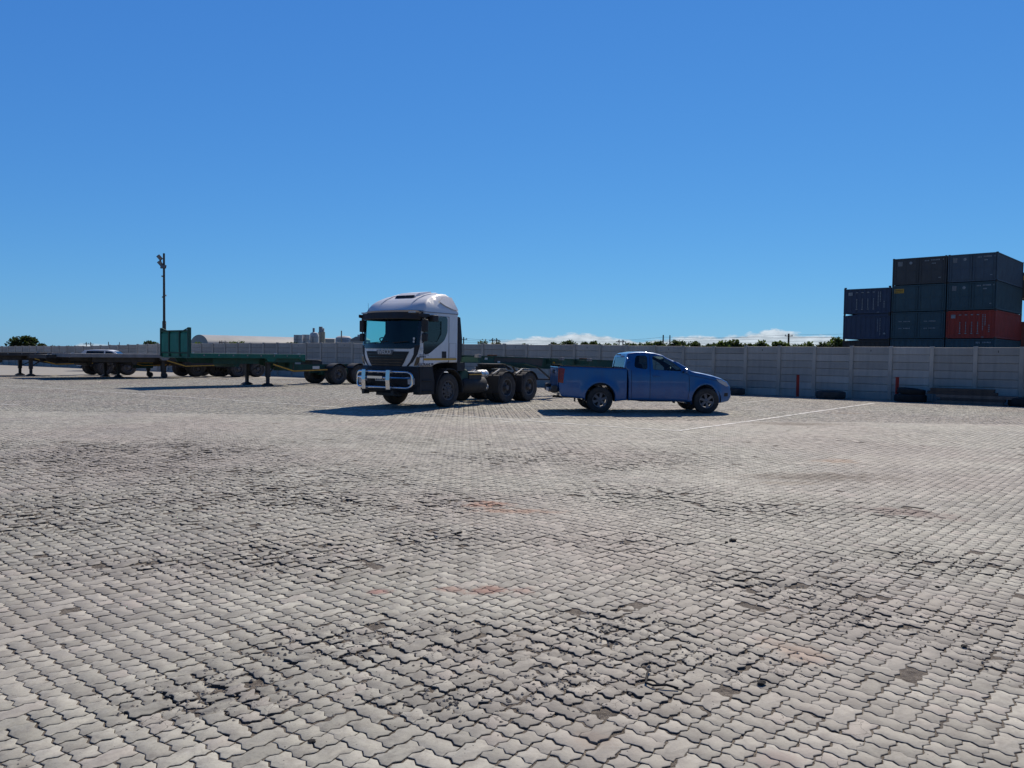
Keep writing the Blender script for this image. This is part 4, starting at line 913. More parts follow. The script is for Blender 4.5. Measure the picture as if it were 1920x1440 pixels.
tg = MB(); tg.box(-1.222, -1.19, -.82, .82, .72, 1.30); tg.build('tailgate', M['blue'], PU, bevel=.02)
MB().box(-1.24, -1.222, -.16, .16, 1.10, 1.2).build('tailgate_handle', M['black'], PU); MB().box(-1.412, -1.40, -.26, .26, .58, .68).build('number_plate', M['plate'], PU)
grl = MB(); grl.box(3.89, 3.935, -.45, .45, .68, .84); grl.box(3.92, 3.965, -.5, .5, .42, .56); grl.build('grille', M['black'], PU, bevel=.02)
chp = MB(); chp.box(-1.0, 3.4, -.45, -.35, .40, .52); chp.box(-1.0, 3.4, .35, .45, .40, .52); chp.tube([(0, -.75, .37), (0, .75, .37)], .05); chp.tube([(0, -.15, .37), (0, 0, .37), (0, .15, .37)], [.08, .15, .08], 10); chp.tube([(WB, -.75, .37), (WB, .75, .37)], .04)
chp.tube([(.3, .3, .4), (-1.2, .35, .4)], .035, 8); chp.box(1.3, 2.3, -.3, .3, .3, .4); chp.box(.86, 2.5, -.8, .8, .38, .42); chp.build('chassis', M['chassis'], PU)
ins = MB(); ins.box(2.2, 2.6, -.75, .75, .9, 1.17); ins.box(.84, 2.4, -.8, .8, .42, .5); ins.build('dashboard', M['dash'], PU)
for s in (-1, 1): MB().box(.9, 2.5, s * .82 - .01, s * .82 + .01, .5, 1.19).build('door_trim', M['dash'], PU)
for y in (-.38, .38):
    sq = MB(); sq.box(1.25, 1.75, y - .23, y + .23, .75, .95); sq.prism([(1.2, .9), (1.38, .9), (1.28, 1.42), (1.14, 1.42)], y - .22, y + .22); sq.box(1.13, 1.22, y - .12, y + .12, 1.43, 1.6); sq.build('seat', M['seat'], PU, bevel=.04)
swh = MB(); swc = Vector((2.08, -.38, 1.16)); axv = Vector((-.85, 0, .5)).normalized(); e2 = axv.cross(e1)
swh.tube([swc + (e1 * math.cos(2 * PI * k / 20) + e2 * math.sin(2 * PI * k / 20)) * .19 for k in range(20)], .014, 6, closed=True); swh.tube([swc - e1 * .18, swc + e1 * .18], .015, 6); swh.build('steering_wheel', M['black'], PU, smooth=True)
MB().box(2.02, 2.05, -.12, .12, 1.5, 1.56).build('rear_view_mirror', M['black'], PU)
MB().box(.70, .74, -.22, .22, 1.655, 1.685).build('brake_lamp', M['red'], PU)

# ------------------------------------------------------------------ flatbed lead trailers on the left
TANG = math.atan2(.766, .643)
def lead_trailer(label, O, xf, xr, zd, wheels, edge, head=False, tool=False, caster=False, group='empty flatbed trailers parked on the left'):
    T = thing('flatbed_trailer', label, 'trailer', (O.x, O.y, 0), TANG, group)
    dk = MB(); dk.box(xf, xr, -1.25, 1.25, zd - .035, zd); d = dk.build('deck', M['deckwood'], T)
    ed = MB()
    for s in (-1, 1): ed.box(xf, xr, s * 1.27 - .02, s * 1.27 + .02, zd - .19, zd + .008)
    ed.box(xf - .03, xf, -1.29, 1.29, zd - .2, zd + .008); ed.box(xr, xr + .03, -1.29, 1.29, zd - .3, zd + .008); ed.build('side_rail', edge, d, bevel=.008)
    rv = MB(); x = xf + .6
    while x < xr:
        rv.box(x - .03, x + .03, -1.305, -1.29, zd - .1, zd - .04); x += .7
    rv.build('rope_hook', M['greysteel'], d)
    for x in (xf + .15, xr * .15, xr - .25): MB().box(x - .06, x + .06, -1.2, -1.08, zd + .0, zd + .055).build('twist_lock', M['alu'], d)
    ch = MB(); xe = wheels[-1] + .75
    for s in (-1, 1):
        ch.prism([(xf + .1, zd - .04), (xr - .15, zd - .04), (xr - .35, zd - .42), (xr - .1, 1.04), (xr + .25, 1.0), (xe, 1.02), (xe, .74), (xr - .5, .70), (.3, zd - .45), (xf + .3, zd - .38)], s * .5 - .03, s * .5 + .03)
        ch.box(-.3, xr - .05, s * 1.15 - .02, s * 1.15 + .02, zd - .38, zd - .15)
    for x in np.linspace(xf + .3, xr - .3, 8): ch.box(x - .04, x + .04, -1.2, 1.2, zd - .17, zd - .04)
    for x in np.linspace(xr, xe - .1, 4): ch.box(x - .05, x + .05, -.5, .5, .78, .95)
    for x in wheels: ch.tube([(x, -.95, .5), (x, .95, .5)], .07, 8)
    for s in (-1, 1): ch.box(xf + 1.2, -.5, s * .95 - .02, s * .95 + .02, zd - .45, zd - .2); ch.box(wheels[0] - .6, xe, s * .5 - .05, s * .5 + .05, .55, .80)
    ch.tube([(-1.6, -.9, zd - .45), (-1.6, .9, zd - .45)], .16, 10); ch.box(1.2, xr - .3, -.9, .9, zd - .62, zd - .3); ch.box(wheels[0] + .5, wheels[0] + .75, -.9, .9, .5, .8)
    ch.build('chassis', M['dgreen'] if head else M['chassis'], T)
    br2 = MB(); br2.prism([(xr - .3, zd - .19), (xr + .03, zd - .19), (xr + .03, zd - .34), (xr - .2, zd - .26)], -1.26, -1.18); br2.prism([(-.35, zd - .19), (.25, zd - .19), (.1, zd - .34), (-.18, zd - .34)], -1.27, -1.18); br2.build('gusset', edge, d)
    fwm = MB(); fx = wheels[0] - .85
    fwm.zlathe([(.02, 1.24), (.48, 1.24), (.5, 1.2), (.45, 1.15), (.02, 1.15)], 18, (fx, 0, 0)); fwm.box(fx - .3, fx + .3, -.5, .5, 1.0, 1.16); fwm.build('fifth_wheel', M['chassis'], T)
    for s in (-1, 1):
        lg = MB(); lg.box(-.09, .09, s * .9 - .09, s * .9 + .09, .42, zd - .15); lg.box(-.065, .065, s * .9 - .065, s * .9 + .065, .1, .42); lg.bar((0, s * .9, .55), (.75, s * .6, zd - .4), .05, .05); le = lg.build('landing_leg', M['chassis'], T)
        ft = MB()
        if caster: ft.lathe([(.001, -.07), (.16, -.07), (.16, .07), (.001, .07)], 18, Matrix.Translation((.1, s * .9, .16))); ft.box(-.07, .1, s * .9 - .09, s * .9 + .09, .1, .25)
        else: ft.prism([(-.24, 0.01), (.24, .01), (.2, .06), (.07, .13), (-.07, .13), (-.2, .06)], s * .9 - .17, s * .9 + .17)
        ft.build('foot', M['chassis'], le)
        for x in wheels:
            put_wheel(W_TRL, T, x, s * 1.05, .5, s < 0); put_wheel(W_TRL, T, x, s * .74, .5, s < 0)
    st = MB(); st.bar((.1, -1.2, 1.03), (1.24, -1.2, .70), .012, .05); st.bar((1.24, -1.2, .70), (wheels[0] - .75, -1.2, .76), .012, .045); st.build('reflective_tape', M['amber'], T)
    rl = MB(); rl.bar((.1, -1.19, 1.03), (1.24, -1.19, .70), .008, .09); rl.bar((1.24, -1.19, .70), (wheels[0] - .75, -1.19, .76), .008, .1); rl.bar((1.24, -1.15, .72), (1.24, -1.15, 1.1), .04, .04); rl.build('side_guard', M['chassis'], T)
    px_ = wheels[0] - 1.45; MB().box(px_ - .2, px_ + .2, -1.23, -1.215, .80, .94).build('number_plate', M['plate'], T)
    gm = MB()
    for x in wheels: fender_arc(gm, x, .5, .57, -1.2, -.6, rad(35), rad(145), .012)
    gm.build('mudguard', M['black'], T, smooth=True)
    if head:
        hb = MB(); hb.box(xf - .04, xf, -1.26, 1.26, zd - .1, zd + .98)
        for y0, y1 in ((-1.2, -.55), (-.4, .4), (.55, 1.2)): hb.prism([(y0, xf - .04), (y0 + .05, xf - .10), (y1 - .05, xf - .10), (y1, xf - .04)], zd + .02, zd + .9, axis='z') if 0 else hb.box(xf - .085, xf - .04, y0, y1, zd + .05, zd + .88)
        H_ = hb.build('headboard', M['teal'], T, bevel=.02)
        fr2 = MB()
        for y in (-1.24, -.47, .47, 1.24): fr2.box(xf - .11, xf + .03, y - .04, y + .04, zd - .15, zd + (1.12 if abs(y) > 1 else .98))
        for z in (zd + .98, zd + .02): fr2.box(xf - .10, xf + .02, -1.2, 1.2, z - .03, z + .03)
        for s in (-1, 1): fr2.bar((xf - .04, s * 1.24, zd + 1.11), (xf - .04, s * .75, zd + .99), .05, .04)
        fr2.build('headboard_frame', M['dgreen'], H_)
    if tool:
        tb = MB(); tb.box(.9, 1.9, -1.2, -.7, .55, 1.0); tt = tb.build('tool_box', M['dgreen'], T, bevel=.03); MB().box(.92, 1.88, -1.212, -1.2, .84, .88).build('yellow_strip', M['amber'], tt)
    return T
lT = Vector((-math.sin(TANG), math.cos(TANG), 0))
def org(px, py): return gp(px, py) + lT * .9
lead_trailer('empty green flatbed trailer with a tall green headboard, nearest of the parked trailers', org(502, 723.6), -4.0, 1.8, 1.5, (3.95, 5.25), M['green'], head=True)
lead_trailer('empty grey edged flatbed trailer on wheeled legs just left of the green headboard trailer', org(305, 709), -5.1, 1.9, 1.38, (4.7, 6.05), M['greysteel'], caster=True, tool=False)
lead_trailer('empty dark flatbed trailer on flat feet between the grey edged and the leftmost trailers', org(222, 708), -3.9, 1.8, 1.30, (4.7, 6.1), M['chassis'], tool=True)
lead_trailer('leftmost flatbed trailer, dark railed, its front cut off by the left photo edge', org(58, 705), -4.0, 2.0, 1.38, (4.1, 5.55), M['chassis'])

# ------------------------------------------------------------------ white car half hidden behind the flatbeds
def simple_car(label, O, rot):
    T = thing('parked_car', label, 'car', O, rot)
    o = [(-2.0, .35), (-1.65, .3), *[(-1.32 + .36 * math.cos(rad(a)), .32 + .36 * math.sin(rad(a))) for a in np.linspace(190, -10, 12)], *[(1.28 + .36 * math.cos(rad(a)), .32 + .36 * math.sin(rad(a))) for a in np.linspace(190, -10, 12)], (1.95, .32), (2.15, .5), (2.12, .8), (1.95, .95), (1.25, 1.08), (.55, 1.5), (.1, 1.6), (-.8, 1.62), (-1.5, 1.55), (-1.95, 1.1), (-2.1, .95), (-2.1, .5)]
    wf = lambda x, z: .86 - max(0, z - 1.0) * .3 - (.1 * max(0, abs(x) - 1.5)); wp_ = lambda x, y, z: (x - (.12 * (abs(y) / .86) ** 3 if x > 1.5 else 0), y, z)
    h = [densify([(-1.45, 1.08), (-.1, 1.08), (-.1, 1.5), (-1.3, 1.5)], .2), densify([(0, 1.08), (1.0, 1.08), (.45, 1.45), (0, 1.5)], .2)]
    shell('body', M['white'], T, densify(o, .15), h, wf, wp_, lambda x, z, s: x > .55 and 1.12 < z < 1.5 and abs(s) < .9, r=.05, nS=8, g=.2)
    for s in (-1, 1):
        side_patch(MB(), [(-1.48, 1.05), (1.08, 1.05), (.45, 1.48), (0, 1.53), (-1.35, 1.53)], s, wf, wp_, -.02).build('side_window', M['glassd'], T)
        for x in (-1.32, 1.28): put_wheel(W_CAR, T, x, s * .76, .31, s < 0)
    MB().add([(1.2, -.7, 1.1), (1.2, .7, 1.1), (.56, .62, 1.49), (.56, -.62, 1.49)], [(0, 1, 2, 3)]).build('windscreen', M['glassd'], T)
    MB().box(-1.95, 2.0, -.7, .7, .28, .5).build('floor_pan', M['chassis'], T)
    return T
c0 = gp(140, 697); simple_car('small white car half hidden behind the flatbed trailers on the left', (c0.x + .6, c0.y + 3.6, 0), rad(8))

# ------------------------------------------------------------------ floodlight mast
fp = atY(308, 660, 47.5)
PL = thing('floodlight_mast', 'tall thin dark mast with floodlights rising behind the green headboard', 'light mast', (fp.x, fp.y, 0))
ztop = atY(308, 475, 47.5).z
mb = MB(); mb.tube([(0, 0, 0), (0, 0, 3.4), (0, 0, 3.4001), (0, 0, ztop)], [.11, .11, .075, .06], 12); mb.zlathe([(.17, 0), (.17, .03), (.001, .03)], 12); mb.build('mast', M['chassis'], PL, smooth=True)
def flood(z, dx, ang, face):
    m_ = MB(); m_.box(-.17, .17, -.04, .04, -.11, .11); o = m_.build('floodlight', M['black'], PL, bevel=.02); o.location = (dx, -.08 if face else 0, z); o.rotation_euler = (rad(-25) if face else 0, 0 if face else rad(ang), 0 if face else rad(20))
    MB().box(-.14, .14, -.047, -.042, -.09, .09).build('lamp_glass', M['greysteel'], o)
    MB().bar((0, 0, 0), (-dx, .08 if face else 0, -.1), .04, .04).build('bracket', M['black'], o) if not face else None
flood(atY(300, 483, 47.5).z, -.26, 50, False); flood(atY(301, 494, 47.5).z, -.22, 50, False); flood(atY(308, 500.5, 47.5).z, 0, 0, True)
for py, dx in ((518, -.09), (554, .08), (557, -.06), (606, .06)):
    MB().box(dx - .05, dx + .05, -.05, .05, -.04, .04).build('clip', M['greysteel'], PL).location.z = atY(308, py, 47.5).z

# ------------------------------------------------------------------ stacked containers beyond the wall
Y0 = 76.6; near = atY(1872, 471, Y0); CA = rad(44); CH = 2.84; FW = 4.42
fd = Vector((-math.cos(CA), math.sin(CA), 0)); sd2 = Vector((math.sin(CA), math.cos(CA), 0))
crot = math.atan2(-fd.y, -fd.x)                    # local +x runs along the face towards the near corner, -y is the face
def cont_mat(name, col, c2, gr=.25): return mat(name, col, .6, col2=c2, nscale=1.2, grime=gr)
CM = {'navy': cont_mat('navy_container', (.045, .065, .12), (.058, .085, .15)), 'slate': cont_mat('slate_container', (.075, .105, .145), (.10, .135, .175)), 'brown': cont_mat('dark_container', (.068, .07, .08), (.09, .09, .094)),
      'teal': cont_mat('teal_container', (.045, .09, .115), (.06, .115, .14)), 'red': cont_mat('red_container', (.46, .055, .035), (.36, .05, .04), .25), 'dark': cont_mat('dark_brown_container', (.045, .04, .042), (.055, .05, .05))}
def container(label, corner, z, fw, dp, H, m, style, group='shipping containers stacked beyond the wall'):
    """corner: the near right foot of the face; local x from -fw to 0, y from 0 to dp"""
    T = thing('shipping_container', label, 'container', (corner.x, corner.y, z), crot, group)
    fr3 = MB(); c = .11
    for x in (-fw + c / 2, -c / 2):
        for y in (c / 2, dp - c / 2): fr3.box(x - c / 2, x + c / 2, y - c / 2, y + c / 2, 0, H - .01)
    for y in (c / 2, dp - c / 2): fr3.box(-fw + c, -c, y - c / 2, y + c / 2, .02, .16); fr3.box(-fw + c, -c, y - c / 2, y + c / 2, H - .16, H - .04)
    for x in (-fw + c / 2, -c / 2): fr3.box(x - .04, x + .04, c, dp - c, .03, .17); fr3.box(x - .04, x + .04, c, dp - c, H - .13, H - .04)
    frame = fr3.build('frame', m, T)
    cst = MB()
    for x in (-fw + .08, -.08):
        for y in (.08, dp - .08):
            for zz in (.055, H - .055): cst.box(x - .087, x + .087, y - .087, y + .087, zz - .06, zz + .06)
    cst.build('corner_casting', M['chassis'], frame)
    # corrugated side and roof
    sw = MB(); n = int(dp / .28); prof = []
    for k in range(n):
        y = c + (dp - 2 * c) * k / n; s_ = (dp - 2 * c) / n; prof += [(-.05, y), (-.05, y + s_ * .25), (-.085, y + s_ * .4), (-.085, y + s_ * .65), (-.05, y + s_ * .8)]
    prof.append((-.05, dp - c)); q = len(prof)
    for sx_ in (0, 1):
        vs = [((x if sx_ == 0 else -fw - x), y, zz) for zz in (.16, H - .12) for x, y in prof]; sw.add(vs, [(i, i + 1, q + i + 1, q + i) for i in range(q - 1)])
    sw.add([(-fw + .04, .04, H - .07), (-.04, .04, H - .07), (-.04, dp - .04, H - .07), (-fw + .04, dp - .04, H - .07)], [(0, 1, 2, 3)]); sw.add([(-fw + .04, .1, .15), (-.04, .1, .15), (-.04, dp - .04, .15), (-fw + .04, dp - .04, .15)], [(0, 1, 2, 3)]); sw.add([(-fw + .04, dp - .06, .1), (-.04, dp - .06, .1), (-.04, dp - .06, H - .1), (-fw + .04, dp - .06, H - .1)], [(0, 1, 2, 3)])
    sw.build('side_wall', m, T)
    mk = MB()
    if style in ('doors', 'doors2', 'label'):
        for k in range(2):
            x0 = -fw + .13 + k * (fw - .26) / 2; x1 = x0 + (fw - .26) / 2 - .02; dr = MB(); dr.box(x0, x1, .03, .08, .17, H - .17)
            w3 = (x1 - x0); MB().box(x0 - .012, x0, .005, .05, .17, H - .17).build('gasket', M['black'], T)
            for a in range(2):
                for b in range(2): dr.box(x0 + .06 + a * w3 / 2, x0 + w3 / 2 - .04 + a * w3 / 2, .012, .03, .25 + b * (H - .4) / 2, .25 + (b + 1) * (H - .4) / 2 - .12)
            D_ = dr.build('door', m, T, bevel=.012)
            for xx in (x0 + .22, x1 - .22): MB().tube([(xx, -.01, .1), (xx, -.01, H - .1)], .022, 6).box(xx - .12, xx + .02, -.03, 0, 1.1, 1.16).build('lock_rod', m, D_)
    else:
        cr = MB(); n = 9; pf = []
        for k in range(n): x = -fw + .13 + (fw - .26) * k / n; s_ = (fw - .26) / n; pf += [(x, .03), (x + s_ * .3, .03), (x + s_ * .42, .075), (x + s_ * .75, .075), (x + s_ * .88, .03)]
        pf.append((-.13, .03)); q = len(pf); cr.add([(x, y, zz) for zz in (.16, H - .16) for x, y in pf], [(i, i + 1, q + i + 1, q + i) for i in range(q - 1)]); cr.build('end_wall', m, T)
    def dash(x0, x1, z0, z1): mk.box(-fw + x0 * fw, -fw + x1 * fw, -.012, .006, z0 * H, z1 * H)
    if style == 'doors':
        for k in range(3): dash(.60 + k * .03, .62 + k * .03, .83, .87)
        for k in range(6): dash(.72 + k * .027, .74 + k * .027, .84, .885)
        dash(.93, .945, .84, .89)
        for k in range(3): dash(.73 + k * .025, .75 + k * .025, .72, .76)
        sq_ = MB().box(-fw + .10 * fw, -fw + .19 * fw, -.012, .006, .70 * H, .87 * H); sq_.build('placard', M['greysteel'], T)
        MB().lathe([(.15, .0), (.15, .02), (.001, .02)], 18, Matrix.Translation((-fw + .345 * fw, -.005, .80 * H)) @ Matrix.Rotation(PI, 4, 'Z')).build('round_emblem', M['text_grey'], T); dash(.86, .90, .2, .225)
    elif style == 'doors2':
        for a in (.15, .62):
            for z0 in (.62, .36):
                for k in range(3): dash(a + k * .022, a + k * .022 + .014, z0, z0 + .035)
                for k in range(5): dash(a + .09 + k * .026, a + .09 + k * .026 + .018, z0, z0 + .04)
    elif style == 'label':
        MB().box(-fw + .05 * fw, -fw + .23 * fw, -.014, .004, .70 * H, .86 * H).build('yellow_label', M['amber'], T)
        lt_ = MB()
        for k in range(6): lt_.box(-fw + (.065 + .025 * k) * fw, -fw + (.082 + .025 * k) * fw, -.017, -.0145, .79 * H, .83 * H)
        for k in range(5): lt_.box(-fw + (.075 + .028 * k) * fw, -fw + (.092 + .028 * k) * fw, -.017, -.0145, .73 * H, .765 * H)
        lt_.build('label_marks', M['text_dark'], T)
    elif style == 'stencil':
        dash(.10, .19, .72, .85)
        for k in range(4):
            x = .26 + .12 * k; dash(x, x + .05, .82, .85)
            for j in range(7): dash(x + .015, x + .035, .22 + j * .055, .22 + j * .055 + .035)
            dash(x + .005, x + .045, .16, .19)
        for j in range(10):
            dash(.735, .755, .28 + j * .058, .28 + j * .058 + .035)
            if j > 2: dash(.78, .80, .28 + j * .058, .28 + j * .058 + .035)
            if j < 4: dash(.86, .88, .22 + j * .07, .22 + j * .07 + .04)
        dash(.72, .77, .03, .055)
    elif style == 'column':
        for j in range(9): dash(.74, .755, .32 + j * .06, .32 + j * .06 + .035)
        for j in range(11): dash(.79, .805, .16 + j * .065, .16 + j * .065 + .035)
        mk.prism([(-fw + .86 * fw, .2 * H), (-fw + .92 * fw, .2 * H), (-fw + .89 * fw, .28 * H)], -.012, .006)
    elif style == 'low': 
        for k in range(3): dash(.62 + k * .03, .64 + k * .03, .82, .88)
        for k in range(6): dash(.75 + k * .03, .77 + k * .03, .83, .88)
    if mk.v: mk.build('stencil_marks', M['text_grey'], T)
    return T
bz = near.z - 4 * CH
base = MB(); cnr = Vector((near.x, near.y, 0))
pl_ = thing('container_yard_slab', 'raised concrete slab under the container stacks beyond the wall', 'slab', (cnr.x, cnr.y, 0), crot)
MB().box(-15.6, .3, -.5, 30, -.05, bz - .003).build('slab', M['panel'], pl_)
DP = 11.3; g_ = .11
if 1: R_ST = [('teal', 'low', 'bottom container with a pale lettered door, just above the wall under the red container'), ('red', 'stencil', 'red container, the only red one in the stacks'), ('teal', 'doors', 'dark blue green double door container with round emblem resting on the red container'), ('slate', 'doors', 'slate blue container on top of the tallest right stack, its long side showing')]
for k, (m_, st, lb) in enumerate(R_ST): container(lb, cnr, bz + k * CH, FW, DP, CH - .02, CM[m_], st)
c2 = cnr + fd * (FW + .12)
M_ST = [('teal', 'plain', 'plain dark teal container lowest of the middle stack, just above the wall'), ('teal', 'doors2', 'dark teal container with two blocks of white numbers in the middle stack'), ('teal', 'label', 'dark teal container carrying a yellow label near its top left corner'), ('brown', 'doors', 'dark charcoal container on top of the middle stack')]
for k, (m_, st, lb) in enumerate(M_ST): container(lb, c2, bz + k * CH, 5.22, DP, CH - .02, CM[m_], st)
c3 = c2 + fd * 5.34
L_ST = [('dark', 'plain', 'nearly black container lowest of the left stack, just above the wall'), ('navy', 'column', 'navy blue corrugated container with one white column of numbers, middle of the left stack'), ('navy', 'stencil', 'dark navy container with white stencilled rows, top of the left stack')]
for k, (m_, st, lb) in enumerate(L_ST):
    T_ = container(lb, c3, bz + k * CH * .985, 4.92, 6.06, CH * .985 - (.17 if k < 2 else .02), CM[m_], st); fw_ = 4.92; h_ = CH * .985 - .17
    if k < 2: MB().prism([(-.1, h_ - .05), (-.1, h_ + .155), (-fw_ * (.62 if k else .45), h_ + .14), (-fw_ * .88, h_ + .02), (-fw_ + .1, h_ - .05)], .1, 5.9).build('bowed_roof', CM[m_], T_); [MB().box(x_ - .08, x_ + .08, y_ - .08, y_ + .08, h_, h_ + .168).build('corner_spacer', M['chassis'], T_) for x_ in (-fw_ + .1, -.1) for y_ in (.1, 5.95)]
    else: [MB().box(x_ - .11, x_ + .11, y_ - .08, y_ + .08, CH * .985 - .02, CH * .985 + .12).build('corner_spacer', CM[m_], T_) for x_ in (-fw_ + .12, -.12) for y_ in (.1, 5.95)]
c4 = cnr + sd2 * 12.5 + (-fd) * 3.4
for k, (m_, lb) in enumerate((('dark', 'dark container low at the right edge of the photo, behind the tall right stack'), ('dark', 'dark brown container cut off by the right edge of the photo, topmost there'))): container(lb, c4, bz + (2 * k + .8) * CH * .95 - (.0 if k == 0 else .0), FW, 6, CH, CM[m_], 'label' if k else 'plain')
MB().box(-.2, 5, 12, 19, -.05, bz + .8 * CH * .95 - .004).build('plinth', M['panel'], pl_)

# ------------------------------------------------------------------ far buildings
D = Vector((-117.5, 300, 0)); had = Vector((.76, .65, 0)).normalized()
HG = thing('warehouse', 'long pale warehouse with rounded barrel roof beyond the wall', 'warehouse', D, math.atan2(had.y, had.x))
arch = [(0, 0), (0, 3.6)] + [(10.5 - 10.5 * math.cos(rad(a)), 3.6 + 4.4 * math.sin(rad(a))) for a in np.linspace(8, 172, 20)] + [(21, 3.6), (21, 0)]
rfm = MB(); q = [(a, b) for a, b in arch[1:-1]]; vs = [(x, y, z) for x in (0, 64) for y, z in q]; rfm.add(vs, [(i, i + 1, len(q) + i + 1, len(q) + i) for i in range(len(q) - 1)]); rfm.build('roof', M['roofsheet'], HG, smooth=True)
wl = MB(); wl.prism([(a + (.1 if a < 10 else -.1), b - .05) for a, b in arch], 0.05, 64, axis='x'); wl.build('wall', M['whitewall'], HG)
def silo(label, px0, px1, pyt, Y, dome=0, m='silo', neck=None):
    a = atY(px0, pyt, Y); b = atY(px1, pyt, Y); c = (a + b) / 2; r = (b.x - a.x) / 2; z = c.z
    T = thing('silo', label, 'silo', (c.x, Y, 0)); pf = [(r, 0), (r, z - dome)] + ([(r * .96, z - dome * .6), (r * .72, z - dome * .15), (.01, z)] if dome else [(r * .98, z), (.01, z + .05)])
    MB().zlathe(pf, 28).build('shell', M[m], T, smooth=True)
    rg = MB()
    for k in range(1, 5): rg.zlathe([(r + .01, z * .2 * k - .05), (r + .05, z * .2 * k), (r + .01, z * .2 * k + .05)], 28)
    rg.build('hoop', M['silod'], T); MB().tube([(0, -r - .1, 0), (0, -r - .1, z - dome)], .08, 6).build('ladder', M['silod'], T)
    return T
silo('flat topped grey silo, leftmost of the silo group beyond the wall', 551, 567.5, 628, 230, 0); silo('second grey silo from the left, slightly taller with a flat top', 566.5, 581, 627.5, 233, 0)
silo('wide cone topped silo in the middle of the silo group', 580.5, 598, 622.5, 236, 1.6)
silo('tallest silo carrying a head house, right end of the silo group', 597, 609.5, 622.5, 240, 0, 'sand')
def box_thing(name, label, cat, px0, px1, pyt, pyb, Y, m, dep=None, roof=None, parts=()):
    a = atY(px0, pyt, Y); b = atY(px1, pyb, Y); c = (a + b) / 2; w_ = (b.x - a.x) / 2; dep = dep or w_
    z0 = 0 if pyb > 655 else b.z; T = thing(name, label, cat, (c.x, Y, z0)); MB().box(-w_, w_, -dep, dep, 0, a.z - z0).build('block', M[m], T, bevel=.05)
    if roof: MB().prism([(-w_ - .2, a.z - z0), (w_ + .2, a.z - z0), (w_ * .5, a.z - z0 + roof), (-w_ * .3, a.z - z0 + roof)], -dep - .2, dep + .2).build('roof', M['silod'], T)
    return T
hh = box_thing('head_house', 'dark blocky head house on top of the tallest silo', 'head house', 598.5, 604.5, 612.5, 623, 240, 'silod'); 
box_thing('head_house', 'lower grey block beside the head house on the tallest silo', 'head house', 604.6, 608, 615.5, 623, 240.5, 'silo')
box_thing('vent_stack', 'small dark vent stack on the cone topped silo', 'vent', 586.5, 590, 615, 625, 236, 'silod')
silo('broad pale storage tank with rounded shoulders to the right of the silos', 629.5, 659, 629.5, 220, .9)
mp_ = atY(640, 660, 205); MB().tube([(0, 0, 0), (0, 0, atY(640, 620, 205).z)], .16, 8).build('chimney_pipe', M['sand'], None)
o_ = bpy.data.objects['chimney_pipe']; o_.location = (mp_.x, 205, 0); tag(o_, 'slim upright pipe in front of the broad pale tank', 'pipe')
BB = box_thing('plant_building', 'low grey plant building with sloping roof just left of the truck cab', 'building', 661, 690, 637.5, 700, 215, 'silod', 3, roof=.9)
box_thing('plant_tower', 'narrow grey tower rising from the plant building beside the truck cab', 'tower', 671, 675.5, 627.5, 700, 214, 'silo', .6)
box_thing('white_shed', 'long low white shed between the silos and the storage tank', 'shed', 605, 632, 635.5, 700, 260, 'whitewall', 4); box_thing('white_shed', 'low white shed roof seen over the wall between storage tank and truck', 'shed', 656, 690, 641, 700, 200, 'whitewall', 2)

# ------------------------------------------------------------------ trees
M['leaf'] = []
def leaf_mat(name, c1, c2):
    m = mat(name, c1, .75, col2=c2, nscale=.45, objvar=.15); t = m.node_tree; b = [n for n in t.nodes if n.type == 'BSDF_PRINCIPLED'][0]
    b.inputs['Specular IOR Level'].default_value = .25; o = [n for n in t.nodes if n.type == 'OUTPUT_MATERIAL'][0]
    tl = nd(t, 'ShaderNodeBsdfTranslucent', i={'Color': (c2[0] * 2, c2[1] * 2, c2[2] * 1.2, 1)}); mi = nd(t, 'ShaderNodeMixShader', i={0: .3}); t.links.new(b.outputs[0], mi.inputs[1]); t.links.new(tl.outputs[0], mi.inputs[2]); t.links.new(mi.outputs[0], o.inputs[0])
    return m
LM = [leaf_mat('leaf_dark', (.02, .035, .016), (.045, .07, .028)), leaf_mat('leaf_mid', (.035, .06, .02), (.07, .105, .035)), leaf_mat('leaf_olive', (.05, .062, .035), (.08, .09, .05))]
